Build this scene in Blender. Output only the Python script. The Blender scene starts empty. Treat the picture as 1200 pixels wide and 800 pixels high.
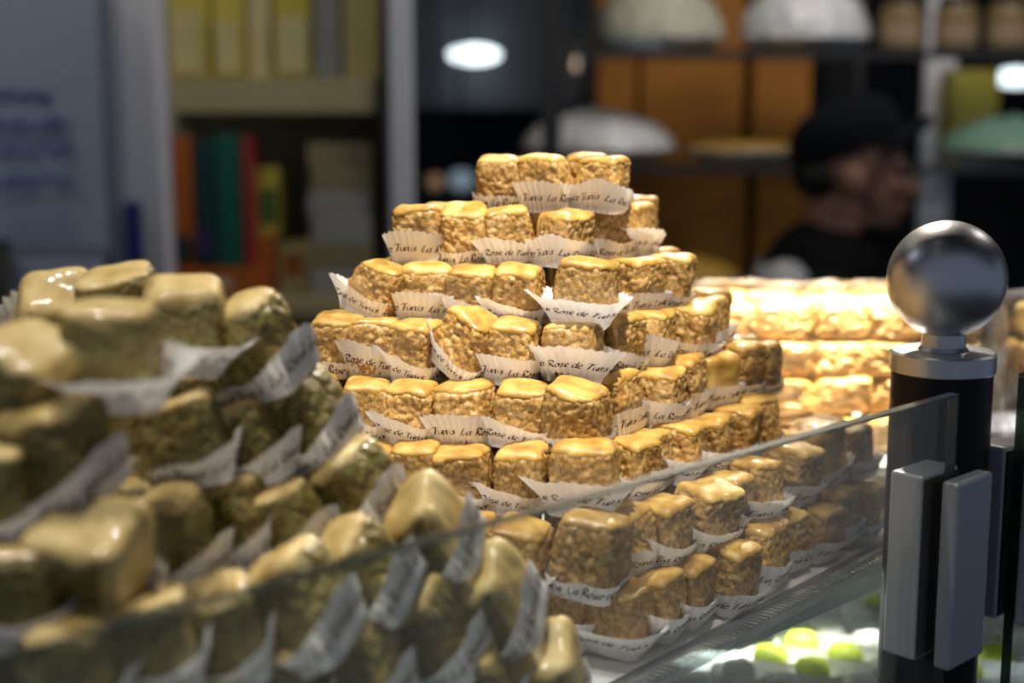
import bpy, bmesh, math, random
from mathutils import Vector, Matrix, noise

R = math.radians
PI = math.pi
scene = bpy.context.scene
COL = scene.collection

# ------------------------------------------------------------------ camera
F = 1200 * 50 / 36.0                 # focal length in pixels of the 1200x800 frame
PITCH = math.atan(280 / F)           # eye level falls at row 120
H = 1.55                             # camera height above the floor
cam_d = bpy.data.cameras.new('camera')
cam = bpy.data.objects.new('camera', cam_d)
COL.objects.link(cam)
cam.location = (0, 0, H)
cam.rotation_euler = (PI / 2 - PITCH, 0, 0)
cam_d.lens = 50
cam_d.sensor_width = 36
cam_d.clip_start = 0.02
cam_d.dof.use_dof = True
cam_d.dof.focus_distance = 0.695
cam_d.dof.aperture_fstop = 4.4
cam_d.dof.aperture_blades = 9
scene.camera = cam

# ------------------------------------------------------------------ world, lights, exposure
world = bpy.data.worlds.new('market_daylight')
scene.world = world
world.use_nodes = True
bg = world.node_tree.nodes['Background']
bg.inputs[0].default_value = (0.50, 0.60, 0.80, 1)
bg.inputs[1].default_value = 0.13
scene.view_settings.view_transform = 'Standard'
scene.view_settings.look = 'None'
scene.view_settings.exposure = 0.8
scene.view_settings.gamma = 1.0
scene.view_settings.use_curve_mapping = False


def spot(name, loc, target, power, color, cone, size=0.02, blend=0.6):
    l = bpy.data.lights.new(name, 'SPOT')
    l.energy = power
    l.color = color
    l.spot_size = R(cone)
    l.spot_blend = blend
    l.shadow_soft_size = size
    o = bpy.data.objects.new(name, l)
    COL.objects.link(o)
    o.location = (loc[0], loc[1], H + loc[2])
    d = Vector(target) - Vector(loc)
    o.rotation_euler = d.to_track_quat('-Z', 'Y').to_euler()
    return o


def area(name, loc, target, power, color, sx, sy):
    l = bpy.data.lights.new(name, 'AREA')
    l.shape = 'RECTANGLE'
    l.size, l.size_y = sx, sy
    l.energy = power
    l.color = color
    o = bpy.data.objects.new(name, l)
    COL.objects.link(o)
    o.location = (loc[0], loc[1], H + loc[2])
    d = Vector(target) - Vector(loc)
    o.rotation_euler = d.to_track_quat('-Z', 'Y').to_euler()
    return o


WARM = (1.0, 0.92, 0.80)
# ceiling spots of the stall (positions relative to the camera)
spot('spot_pyramid_offscreen', (0.16, 0.36, 1.0), (0.02, 0.735, -0.10), 84, WARM, 16, 0.02, 1.0)
spot('spot_pyramid_back_offscreen', (0.33, 2.14, 1.05), (0.03, 0.72, -0.12), 118, (1.0, 0.88, 0.70), 15, 0.03, 0.8)
spot('spot_wrapped_offscreen', (0.28, 0.84, 1.0), (0.17, 1.03, -0.13), 760, (1.0, 0.90, 0.74), 15, 0.03, 0.7)
spot('spot_wrapped_end_offscreen', (0.46, 0.86, 1.0), (0.42, 0.98, -0.14), 110, (0.92, 0.95, 1.0), 14, 0.03, 0.8)
spot('spot_front_pile_offscreen', (-0.34, 0.30, 1.0), (-0.10, 0.48, -0.1), 13, (1.0, 0.95, 0.88), 34, 0.012, 0.8)
spot('spot_front_pile_b_offscreen', (-0.22, 0.62, 1.0), (-0.10, 0.48, -0.1), 10, (1.0, 0.95, 0.88), 34, 0.012, 0.8)
spot('spot_front_pile_c_offscreen', (-0.10, 0.70, 1.0), (-0.05, 0.50, -0.1), 7, (1.0, 0.95, 0.88), 34, 0.012, 0.8)
area('panel_worker_offscreen', (1.5, 1.9, 1.1), (0.68, 2.6, 0.0), 3.2, (1.0, 0.9, 0.82), 0.4, 0.2)
# ceiling panels over the shop behind the counter
area('panel_shelves_left_offscreen', (-0.75, 1.9, 1.15), (-0.8, 2.8, 0.0), 2.8, (1.0, 0.93, 0.70), 0.5, 0.3)
area('panel_shelves_right_offscreen', (0.75, 2.35, 1.15), (0.75, 3.0, 0.0), 4.5, (1.0, 0.92, 0.85), 0.7, 0.2)
area('panel_board_offscreen', (-1.4, 1.2, 1.2), (-0.9, 2.2, 0.1), 1.8, (0.80, 0.85, 1.0), 0.5, 0.5)

# ------------------------------------------------------------------ projection helpers
CP, SP = math.cos(PITCH), math.sin(PITCH)


def W(px, py, d):
    """world point (relative heights folded in) seen at a pixel at forward distance d"""
    xc, yc = (px - 600) / F * d, -(py - 400) / F * d
    return Vector((xc, d * CP + yc * SP, H - d * SP + yc * CP))


def pxof(p):
    x, y, z = p[0], p[1], p[2] - H
    d = y * CP - z * SP
    return 600 + F * x / d


# ------------------------------------------------------------------ material helpers
MATS = {}


def mat(name, color=(0.8, 0.8, 0.8), rough=0.5, metal=0.0, var=None, scale=40, bump=0.0, bscale=200,
        coat=0.0, sss=0.0, emit=None, emit_s=0.0, spec=0.5, coords='Object'):
    if name in MATS:
        return MATS[name]
    m = bpy.data.materials.new(name)
    m.use_nodes = True
    nt = m.node_tree
    b = nt.nodes['Principled BSDF']
    b.inputs['Base Color'].default_value = (*color, 1)
    b.inputs['Roughness'].default_value = rough
    b.inputs['Metallic'].default_value = metal
    b.inputs['Coat Weight'].default_value = coat
    b.inputs['Coat Roughness'].default_value = 0.07
    b.inputs['Specular IOR Level'].default_value = spec
    if sss:
        b.inputs['Subsurface Weight'].default_value = sss
        b.inputs['Subsurface Radius'].default_value = (0.006, 0.003, 0.001)
        b.inputs['Subsurface Scale'].default_value = 1.0
    if emit:
        b.inputs['Emission Color'].default_value = (*emit, 1)
        b.inputs['Emission Strength'].default_value = emit_s
    if var or bump:
        tc = nt.nodes.new('ShaderNodeTexCoord')
        oi = nt.nodes.new('ShaderNodeObjectInfo')
        add = nt.nodes.new('ShaderNodeVectorMath')
        add.operation = 'ADD'
        nt.links.new(tc.outputs[coords], add.inputs[0])
        nt.links.new(oi.outputs['Random'], add.inputs[1])
    if var:
        n = nt.nodes.new('ShaderNodeTexNoise')
        n.inputs['Scale'].default_value = scale
        n.inputs['Detail'].default_value = 6
        nt.links.new(add.outputs[0], n.inputs['Vector'])
        r = nt.nodes.new('ShaderNodeValToRGB')
        cols = [color] + list(var)
        el = r.color_ramp.elements
        el[0].position, el[1].position = 0.30, 0.70
        el[0].color = (*cols[0], 1)
        el[1].color = (*cols[-1], 1)
        for i, c in enumerate(cols[1:-1]):
            e = el.new(0.30 + 0.40 * (i + 1) / (len(cols) - 1))
            e.color = (*c, 1)
        nt.links.new(n.outputs['Fac'], r.inputs['Fac'])
        nt.links.new(r.outputs['Color'], b.inputs['Base Color'])
    if bump:
        n2 = nt.nodes.new('ShaderNodeTexNoise')
        n2.inputs['Scale'].default_value = bscale
        n2.inputs['Detail'].default_value = 4
        nt.links.new(add.outputs[0], n2.inputs['Vector'])
        bp = nt.nodes.new('ShaderNodeBump')
        bp.inputs['Strength'].default_value = bump
        bp.inputs['Distance'].default_value = 0.002
        nt.links.new(n2.outputs['Fac'], bp.inputs['Height'])
        nt.links.new(bp.outputs['Normal'], b.inputs['Normal'])
    MATS[name] = m
    return m


def nut_material(name, dark, mid, pale, specks):
    """crumbly ground-nut filling soaked in syrup"""
    m = bpy.data.materials.new(name)
    m.use_nodes = True
    nt = m.node_tree
    N, L = nt.nodes, nt.links
    b = N['Principled BSDF']
    tc = N.new('ShaderNodeTexCoord')
    oi = N.new('ShaderNodeObjectInfo')
    add = N.new('ShaderNodeVectorMath')
    L.new(tc.outputs['Object'], add.inputs[0])
    L.new(oi.outputs['Random'], add.inputs[1])
    n1 = N.new('ShaderNodeTexNoise')
    n1.inputs['Scale'].default_value = 520
    n1.inputs['Detail'].default_value = 5
    n1.inputs['Roughness'].default_value = 0.75
    L.new(add.outputs[0], n1.inputs['Vector'])
    ramp = N.new('ShaderNodeValToRGB')
    el = ramp.color_ramp.elements
    el[0].position, el[0].color = 0.32, (*dark, 1)
    el[1].position, el[1].color = 0.68, (*pale, 1)
    e = el.new(0.5)
    e.color = (*mid, 1)
    L.new(n1.outputs['Fac'], ramp.inputs['Fac'])
    v = N.new('ShaderNodeTexVoronoi')
    v.inputs['Scale'].default_value = 430
    L.new(add.outputs[0], v.inputs['Vector'])
    sep = N.new('ShaderNodeSeparateColor')
    L.new(v.outputs['Color'], sep.inputs[0])
    gt = N.new('ShaderNodeMath')
    gt.operation = 'GREATER_THAN'
    gt.inputs[1].default_value = 0.78
    L.new(sep.outputs[0], gt.inputs[0])
    mul = N.new('ShaderNodeMath')
    mul.operation = 'MULTIPLY'
    mul.inputs[1].default_value = 0.55
    L.new(gt.outputs[0], mul.inputs[0])
    mx = N.new('ShaderNodeMix')
    mx.data_type = 'RGBA'
    mx.inputs['B'].default_value = (*specks, 1)
    L.new(mul.outputs[0], mx.inputs['Factor'])
    L.new(ramp.outputs['Color'], mx.inputs['A'])
    L.new(mx.outputs['Result'], b.inputs['Base Color'])
    # per piece tone
    hs = N.new('ShaderNodeHueSaturation')
    mr = N.new('ShaderNodeMapRange')
    mr.inputs['To Min'].default_value = 0.78
    mr.inputs['To Max'].default_value = 1.22
    L.new(oi.outputs['Random'], mr.inputs['Value'])
    L.new(mr.outputs[0], hs.inputs['Value'])
    L.new(mx.outputs['Result'], hs.inputs['Color'])
    L.new(hs.outputs['Color'], b.inputs['Base Color'])
    bp = N.new('ShaderNodeBump')
    bp.inputs['Strength'].default_value = 0.55
    bp.inputs['Distance'].default_value = 0.0006
    sm = N.new('ShaderNodeMath')
    sm.operation = 'SUBTRACT'
    L.new(n1.outputs['Fac'], sm.inputs[0])
    L.new(v.outputs['Distance'], sm.inputs[1])
    L.new(sm.outputs[0], bp.inputs['Height'])
    L.new(bp.outputs['Normal'], b.inputs['Normal'])
    b.inputs['Roughness'].default_value = 0.5
    b.inputs['Subsurface Weight'].default_value = 0.12
    b.inputs['Subsurface Radius'].default_value = (0.004, 0.002, 0.0008)
    b.inputs['Subsurface Scale'].default_value = 1.0
    b.inputs['Coat Weight'].default_value = 0.3
    b.inputs['Coat Roughness'].default_value = 0.2
    return m


M_NUT = nut_material('walnut_filling', (0.17, 0.072, 0.012), (0.40, 0.215, 0.048), (0.58, 0.37, 0.12), (0.66, 0.46, 0.19))
M_PIST = nut_material('pistachio_filling', (0.075, 0.05, 0.008), (0.20, 0.145, 0.028), (0.36, 0.275, 0.075), (0.24, 0.24, 0.05))
M_TOP = mat('glazed_pastry', (0.32, 0.15, 0.02), 0.50, var=[(0.52, 0.30, 0.055), (0.70, 0.475, 0.145)], scale=95, bump=0.25,
            bscale=160, coat=0.55, sss=0.2)
M_TOPL = mat('glazed_pastry_pale', (0.42, 0.28, 0.075), 0.55, var=[(0.59, 0.425, 0.145), (0.74, 0.58, 0.27)], scale=80, bump=0.25,
             bscale=160, coat=0.4, sss=0.2)


def paper(name, color, trans=0.25):
    m = bpy.data.materials.new(name)
    m.use_nodes = True
    nt = m.node_tree
    b = nt.nodes['Principled BSDF']
    b.inputs['Base Color'].default_value = (*color, 1)
    b.inputs['Roughness'].default_value = 0.6
    t = nt.nodes.new('ShaderNodeBsdfTranslucent')
    t.inputs['Color'].default_value = (*color, 1)
    mx = nt.nodes.new('ShaderNodeMixShader')
    mx.inputs[0].default_value = trans
    out = nt.nodes['Material Output']
    nt.links.new(b.outputs[0], mx.inputs[1])
    nt.links.new(t.outputs[0], mx.inputs[2])
    nt.links.new(mx.outputs[0], out.inputs[0])
    return m


M_PAPER = paper('white_baking_paper', (0.93, 0.92, 0.91), 0.22)
M_INK = mat('brown_ink', (0.09, 0.042, 0.018), 0.6)


def clear(name, tint, gloss_rough, refl, haze=0.0, haze_col=(0.8, 0.85, 0.9), bump=0.0, bscale=60):
    """thin clear sheet: straight-through light plus a Fresnel reflection"""
    m = bpy.data.materials.new(name)
    m.use_nodes = True
    nt = m.node_tree
    N, L = nt.nodes, nt.links
    N.remove(N['Principled BSDF'])
    tr = N.new('ShaderNodeBsdfTransparent')
    tr.inputs[0].default_value = (*tint, 1)
    gl = N.new('ShaderNodeBsdfGlossy')
    gl.inputs['Roughness'].default_value = gloss_rough
    lw = N.new('ShaderNodeLayerWeight')
    lw.inputs['Blend'].default_value = 0.5
    pw = N.new('ShaderNodeMath')
    pw.operation = 'POWER'
    pw.inputs[1].default_value = 5.0
    L.new(lw.outputs['Facing'], pw.inputs[0])
    fr = N.new('ShaderNodeMath')                 # Schlick: 0.04 + 0.96 (1 - cos)^5, the same from both sides
    fr.operation = 'MULTIPLY_ADD'
    fr.inputs[1].default_value = 0.96
    fr.inputs[2].default_value = 0.04
    L.new(pw.outputs[0], fr.inputs[0])
    mu = N.new('ShaderNodeMath')
    mu.operation = 'MULTIPLY'
    mu.inputs[1].default_value = refl
    mu.use_clamp = True
    L.new(fr.outputs[0], mu.inputs[0])
    mx = N.new('ShaderNodeMixShader')
    L.new(mu.outputs[0], mx.inputs[0])
    L.new(tr.outputs[0], mx.inputs[1])
    L.new(gl.outputs[0], mx.inputs[2])
    last = mx
    if haze:
        df = N.new('ShaderNodeBsdfTranslucent')
        df.inputs[0].default_value = (*haze_col, 1)
        m2 = N.new('ShaderNodeMixShader')
        m2.inputs[0].default_value = haze
        L.new(mx.outputs[0], m2.inputs[1])
        L.new(df.outputs[0], m2.inputs[2])
        last = m2
    if bump:
        tc = N.new('ShaderNodeTexCoord')
        n = N.new('ShaderNodeTexNoise')
        n.inputs['Scale'].default_value = bscale
        n.inputs['Detail'].default_value = 3
        n.inputs['Distortion'].default_value = 1.2
        L.new(tc.outputs['Object'], n.inputs['Vector'])
        bp = N.new('ShaderNodeBump')
        bp.inputs['Strength'].default_value = bump
        bp.inputs['Distance'].default_value = 0.006
        L.new(n.outputs['Fac'], bp.inputs['Height'])
        L.new(bp.outputs['Normal'], gl.inputs['Normal'])
        L.new(bp.outputs['Normal'], lw.inputs['Normal'])
    L.new(last.outputs[0], N['Material Output'].inputs[0])
    return m


M_GLASS = clear('counter_glass', (0.96, 0.985, 0.975), 0.0, 1.0, haze=0.018)
M_EDGE = clear('glass_edge', (0.16, 0.20, 0.19), 0.2, 1.6, haze=0.10, haze_col=(0.70, 0.85, 0.80))
M_CELLO = clear('cellophane', (0.985, 0.985, 0.985), 0.08, 1.5, haze=0.07, haze_col=(1, 0.97, 0.93), bump=0.8, bscale=24)
M_SHELFGLASS = clear('shelf_glass', (0.93, 0.97, 0.96), 0.02, 1.0)
M_PLASTIC = clear('clear_tray_plastic', (0.62, 0.64, 0.67), 0.14, 6.0, haze=0.30, haze_col=(0.62, 0.65, 0.70))

# ------------------------------------------------------------------ object helpers


def tag(o, label=None, cat=None, group=None, kind=None):
    if label:
        o['label'] = label
    if cat:
        o['category'] = cat
    if group:
        o['group'] = group
    if kind:
        o['kind'] = kind
    return o


def empty(name, loc=(0, 0, 0), mw=None):
    o = bpy.data.objects.new(name, None)
    o.empty_display_size = 0.01
    COL.objects.link(o)
    o.location = loc
    if mw is not None:
        o.matrix_world = mw
    return o


def ob(name, me, material=None, parent=None, mat_local=None):
    o = bpy.data.objects.new(name, me)
    COL.objects.link(o)
    if material is not None and len(me.materials) == 0:
        me.materials.append(material)
    if parent is not None:
        o.parent = parent
    if mat_local is not None:
        o.matrix_local = mat_local
    return o


def mesh(name, verts, faces, smooth=True):
    me = bpy.data.meshes.new(name)
    me.from_pydata([tuple(v) for v in verts], [], faces)
    if smooth:
        for p in me.polygons:
            p.use_smooth = True
    me.update()
    return me


class MB:
    """collects boxes, prisms, lathes and tubes into one mesh"""

    def __init__(self):
        self.bm = bmesh.new()

    def box(self, c, s, rot=None, bevel=0.0, seg=2):
        g = bmesh.ops.create_cube(self.bm, size=1.0)
        vs = g['verts']
        for v in vs:
            v.co = Vector((v.co.x * s[0], v.co.y * s[1], v.co.z * s[2]))
        if bevel:
            es = list({e for v in vs for e in v.link_edges})
            r = bmesh.ops.bevel(self.bm, geom=es, offset=bevel, segments=seg, affect='EDGES', profile=0.5)
            vs = list({v for f in r['faces'] for v in f.verts} | {v for v in vs if v.is_valid})
        m = Matrix.Translation(Vector(c)) @ (rot.to_4x4() if rot is not None else Matrix.Identity(4))
        for v in vs:
            v.co = m @ v.co
        return self

    def lathe(self, prof, c=(0, 0, 0), seg=32, rot=None):
        m = Matrix.Translation(Vector(c)) @ (rot.to_4x4() if rot is not None else Matrix.Identity(4))
        rings = []
        for r, z in prof:
            if r < 1e-6:
                rings.append([self.bm.verts.new(m @ Vector((0, 0, z)))])
            else:
                rings.append([self.bm.verts.new(m @ Vector((r * math.cos(2 * PI * i / seg), r * math.sin(2 * PI * i / seg), z)))
                              for i in range(seg)])
        for a, b in zip(rings, rings[1:]):
            for i in range(seg):
                j = (i + 1) % seg
                if len(a) == 1 and len(b) == 1:
                    continue
                if len(a) == 1:
                    self.bm.faces.new((a[0], b[j], b[i]))
                elif len(b) == 1:
                    self.bm.faces.new((a[i], a[j], b[0]))
                else:
                    self.bm.faces.new((a[i], a[j], b[j], b[i]))
        return self

    def ellipsoid(self, c, s, rot=None, u=20, v=12):
        g = bmesh.ops.create_uvsphere(self.bm, u_segments=u, v_segments=v, radius=1.0)
        m = Matrix.Translation(Vector(c)) @ (rot.to_4x4() if rot is not None else Matrix.Identity(4))
        for w in g['verts']:
            w.co = m @ Vector((w.co.x * s[0], w.co.y * s[1], w.co.z * s[2]))
        return self

    def limb(self, a, b, ra, rb, seg=16):
        a, b = Vector(a), Vector(b)
        d = b - a
        q = d.to_track_quat('Z', 'Y').to_matrix()
        n = d.length
        prof = [(0, -ra)]
        prof += [(ra * math.cos(t), ra * math.sin(t)) for t in (-1.2, -0.8, -0.4, 0)]
        prof += [(rb * math.cos(t), n + rb * math.sin(t)) for t in (0, 0.4, 0.8, 1.2)]
        prof += [(0, n + rb)]
        return self.lathe(prof, a, seg, q)

    def tube(self, pts, r, seg=8):
        pts = [Vector(p) for p in pts]
        rings = []
        for i, p in enumerate(pts):
            t = (pts[min(i + 1, len(pts) - 1)] - pts[max(i - 1, 0)]).normalized()
            q = t.to_track_quat('Z', 'Y').to_matrix()
            rings.append([self.bm.verts.new(p + q @ Vector((r * math.cos(2 * PI * k / seg), r * math.sin(2 * PI * k / seg), 0)))
                          for k in range(seg)])
        for a, b in zip(rings, rings[1:]):
            for k in range(seg):
                j = (k + 1) % seg
                self.bm.faces.new((a[k], a[j], b[j], b[k]))
        self.bm.faces.new(rings[0][::-1])
        self.bm.faces.new(rings[-1])
        return self

    def me(self, name, smooth=False):
        bmesh.ops.recalc_face_normals(self.bm, faces=self.bm.faces)
        me = bpy.data.meshes.new(name)
        self.bm.to_mesh(me)
        self.bm.free()
        if smooth:
            for p in me.polygons:
                p.use_smooth = True
        return me

    def build(self, name, material, parent=None, smooth=False, local=None):
        return ob(name, self.me(name, smooth), material, parent, local)


def rounded_box(half, res, n=7.0, disp=None, zoff=0.0):
    """superellipsoid box on a merged cube grid; disp(p, normal) gives an outward offset"""
    idx, verts, faces = {}, [], []

    def vert(p):
        k = (round(p[0] * 1000), round(p[1] * 1000), round(p[2] * 1000))
        if k in idx:
            return idx[k]
        s = (abs(p[0]) ** n + abs(p[1]) ** n + abs(p[2]) ** n) ** (1.0 / n)
        q = Vector((p[0] / s, p[1] / s, p[2] / s))
        nr = Vector((math.copysign(abs(q.x) ** (n - 1), q.x) / half[0], math.copysign(abs(q.y) ** (n - 1), q.y) / half[1],
                     math.copysign(abs(q.z) ** (n - 1), q.z) / half[2])).normalized()
        w = Vector((q.x * half[0], q.y * half[1], q.z * half[2]))
        if disp:
            w = w + nr * disp(w, nr)
        w.z += zoff
        idx[k] = len(verts)
        verts.append(w)
        return idx[k]

    for ax in range(3):
        for sg in (-1, 1):
            for i in range(res):
                for j in range(res):
                    quad = []
                    for a, b in ((i, j), (i + 1, j), (i + 1, j + 1), (i, j + 1)):
                        p = [0, 0, 0]
                        p[ax] = sg
                        p[(ax + 1) % 3] = math.tan((a / res * 2 - 1) * PI / 4)
                        p[(ax + 2) % 3] = math.tan((b / res * 2 - 1) * PI / 4)
                        quad.append(vert(p))
                    faces.append(quad if sg > 0 else quad[::-1])
    return verts, faces


def px_box(mb, x0, y0, x1, y1, d, thick, bevel=0.0):
    """upright box whose front face fills a pixel rectangle at forward distance d, running back by thick"""
    a, b = W(x0, y1, d), W(x1, y0, d)
    yb = (a.y + b.y) / 2
    return mb.box(((a.x + b.x) / 2, yb + thick / 2, (a.z + b.z) / 2), (abs(b.x - a.x), thick, abs(b.z - a.z)), bevel=bevel)


# =================================================================== the setting
M_FLOOR = mat('dark_floor', (0.06, 0.055, 0.05), 0.5, var=[(0.09, 0.085, 0.08)], scale=6)
M_CEIL = mat('dark_ceiling', (0.05, 0.05, 0.055), 0.8)
M_WALL = mat('dark_wall', (0.030, 0.034, 0.042), 0.7, var=[(0.05, 0.055, 0.065)], scale=3)
M_WHITE = mat('white_metal_post', (0.78, 0.79, 0.88), 0.45)
M_CREAM = mat('cream_wall', (0.60, 0.50, 0.22), 0.7)

tag(MB().box((0, 3.0, -0.03), (9, 12, 0.06)).build('floor', M_FLOOR), kind='structure')
tag(MB().box((0, 4.4, 2.83), (9, 9.2, 0.06)).build('ceiling', M_CEIL), kind='structure')
tag(MB().box((0, 9.03, 1.4), (9, 0.06, 2.8)).build('wall_back', M_WALL), kind='structure')
tag(MB().box((-4.47, 4.4, 1.4), (0.06, 9.2, 2.8)).build('wall_left', M_WALL), kind='structure')
tag(MB().box((4.47, 6.0, 1.4), (0.06, 6.0, 2.8)).build('wall_right', M_WALL), kind='structure')


def full_post(name, x0, x1, d, thick):
    a, b = W(x0, 200, d), W(x1, 200, d)
    o = MB().box(((a.x + b.x) / 2, a.y + thick / 2, 1.4), (b.x - a.x, thick, 2.8), bevel=0.004).build(name, M_WHITE)
    return tag(o, kind='structure')


full_post('trim_1', 138, 192, 2.25, 0.06)
full_post('trim_2', 458, 483, 2.30, 0.05)

# =================================================================== pastry prototypes
WD, HT = 0.0258, 0.0290          # width and height of one square
random.seed(7)


def warp(p, seed, skew):
    """slow lumpy deformation shared by the filling and the sheet of one square"""
    q = p * 42 + Vector((seed * 4.7, seed * 2.2, seed * 8.1))
    t = p.z / HT
    d = Vector((noise.noise(q), noise.noise(q + Vector((31, 7, 3))), noise.noise(q + Vector((5, 53, 11))))) * (0.0024 if seed < 20 else 0.0029)
    d.z *= t
    return Vector((p.x * (1.02 - 0.05 * t) + skew[0] * t + d.x, p.y * (1.02 - 0.05 * t) + skew[1] * t + d.y, p.z + d.z))


def sheet_edge(p, seed):
    return 0.0259 + 0.0020 * noise.noise(Vector((p.x * 110, p.y * 110, seed * 3.3)))


def smooth(a, b, x):
    t = min(1, max(0, (x - a) / (b - a)))
    return t * t * (3 - 2 * t)


def make_filling(seed, skew, drape, rn=6.0):
    off = Vector((seed * 3.1, seed * 1.7, seed * 5.3))

    def disp(w, nr):
        p = w + Vector((0, 0, HT / 2))
        a = noise.noise((p + off) * 330) * 0.0007 + noise.noise((p + off) * 700) * 0.0006 + noise.noise((p + off) * 110) * 0.0011
        a += (noise.cell(Vector((p + off) * 450)) - 0.3) * 0.0005
        cov = smooth(-0.002, 0.002, p.z - sheet_edge(p, seed))
        for (ax, sg) in drape or ():
            cov = max(cov, smooth(0.6, 0.85, p[ax] * sg / (WD / 2)))
        return a * (1 - cov) - 0.0010 * cov

    v, f = rounded_box((WD / 2, WD / 2, HT / 2), 26, rn, disp, HT / 2)
    return mesh('nut_filling', [warp(p, seed, skew) for p in v], f)


def make_top(seed, skew, drape, rn=6.0):
    """syrup-glazed pastry sheet lying over the square, running down some of its sides"""
    off = Vector((seed * 7.1, seed * 2.9, seed * 1.3))

    def disp(w, nr):
        a = noise.noise((w + off) * 110) * 0.0006 + noise.noise((w + off) * 260) * 0.00025
        return 0.0002 + a

    v, f = rounded_box((WD / 2, WD / 2, HT / 2), 26, rn, disp, HT / 2)

    def keep(p):
        if p.z > sheet_edge(p, seed):
            return True
        return any(p[ax] * sg > WD / 2 * 0.80 and p.z > 0.003 + 0.004 * noise.noise(Vector((p.y * 120, p.x * 120, seed)))
                   for (ax, sg) in drape or ())

    k = [keep(p) for p in v]
    ff = [q for q in f if sum(k[i] for i in q) >= 2]
    used = sorted({i for q in ff for i in q})
    for i in used:                      # tuck the rim of the sheet into the filling
        if not k[i]:
            p = v[i]
            c = Vector((0, 0, HT / 2))
            v[i] = p + (c - p).normalized() * 0.0016
    mp = {o: n for n, o in enumerate(used)}
    return mesh('pastry_top', [warp(v[i], seed, skew) for i in used], [[mp[i] for i in q] for q in ff])


SK = [(0, 0), (0.0022, 0.0004), (-0.0024, 0.0006), (0.0010, -0.001), (-0.0018, -0.0008), (0.0025, 0), (-0.0004, 0.002), (0.002, 0.002)]
DR = [None, [(0, -1)], None, None, None, [(0, -1), (0, 1)], None, [(0, -1)]]
FILL = [make_filling(i + 1, SK[i], DR[i]) for i in range(8)]
FILLP = [make_filling(i + 21, SK[i], DR[i], 5.0) for i in range(8)]
TOP = [make_top(i + 1, SK[i], DR[i]) for i in range(8)]
TOPP = [make_top(i + 21, SK[i], DR[i], 5.0) for i in range(8)]
for m in FILL:
    m.materials.append(M_NUT)
for m in FILLP:
    m.materials.append(M_PIST)
for m in TOP:
    m.materials.append(M_TOP)
for m in TOPP:
    m.materials.append(M_TOPL)

# ---- fluted paper cups with the printed line running round them
PLEATS = 38
A0 = 0.0136


class Cup:
    # (base height, raised height, base flare, raised flare, direction of the raised side, its sharpness)
    def __init__(self, h0, h1, f0, f1, th, sharp, seed):
        self.p = (h0, h1, f0, f1, R(th), sharp)
        self.seed = seed

    def at(self, th, v, lift=0.0):
        h0, h1, f0, f1, t0, sh = self.p
        k = max(0.0, 0.5 + 0.5 * math.cos(th - t0)) ** sh
        wob = noise.noise(Vector((math.cos(th) * 1.4, math.sin(th) * 1.4, self.seed)))
        h = h0 + h1 * k + 0.0034 * wob
        fl = f0 + f1 * k + 0.0026 * noise.noise(Vector((math.cos(th) * 2, math.sin(th) * 2, self.seed + 9)))
        c, s = abs(math.cos(th)), abs(math.sin(th))
        e = 6.0 - 2.5 * v
        r = A0 / (c ** e + s ** e) ** (1 / e)
        tri = abs(((th * PLEATS / (2 * PI)) % 1.0) * 2 - 1) * 2 - 1
        amp = 0.00018 + 0.00066 * v
        rr = r + fl * v ** 1.25 + amp * tri + lift
        z = h * v * (1.0 - 0.12 * v * fl / 0.008)
        if v > 0.98:
            z += 0.0005 * tri
        return Vector((rr * math.cos(th), rr * math.sin(th), z))

    def cup_mesh(self):
        nu, nv = PLEATS * 4, 7
        vs = [Vector((0, 0, 0))]
        fs = []
        for j in range(nv + 1):
            for i in range(nu):
                vs.append(self.at(2 * PI * i / nu, j / nv))
        for i in range(nu):
            fs.append((0, 1 + (i + 1) % nu, 1 + i))
        for j in range(nv):
            for i in range(nu):
                a = 1 + j * nu + i
                b = 1 + j * nu + (i + 1) % nu
                fs.append((a, b, b + nu, a + nu))
        return mesh('paper_cup', vs, fs)

    def text_mesh(self):
        strokes, adv = text_strokes('La Rose de Tunis')
        rep = 3
        h0, h1 = self.p[0], self.p[1]
        vs, fs = [], []
        for k in range(rep):
            for quad_strip in strokes:
                n0 = len(vs)
                for (x, y) in quad_strip:
                    th = 2 * PI * (k + x / adv) / rep + 0.35 * self.seed
                    kk = max(0.0, 0.5 + 0.5 * math.cos(th - self.p[4])) ** self.p[5]
                    hh = h0 + h1 * kk
                    v = 0.36 + (y * 0.0023) / max(hh, 0.0075)
                    vs.append(self.at(th, max(0.02, min(v, 0.97)), 0.00022))
                m = (len(quad_strip)) // 2
                for i in range(m - 1):
                    a = n0 + 2 * i
                    fs.append((a, a + 1, a + 3, a + 2))
        return mesh('printed_lettering', vs, fs)


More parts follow.
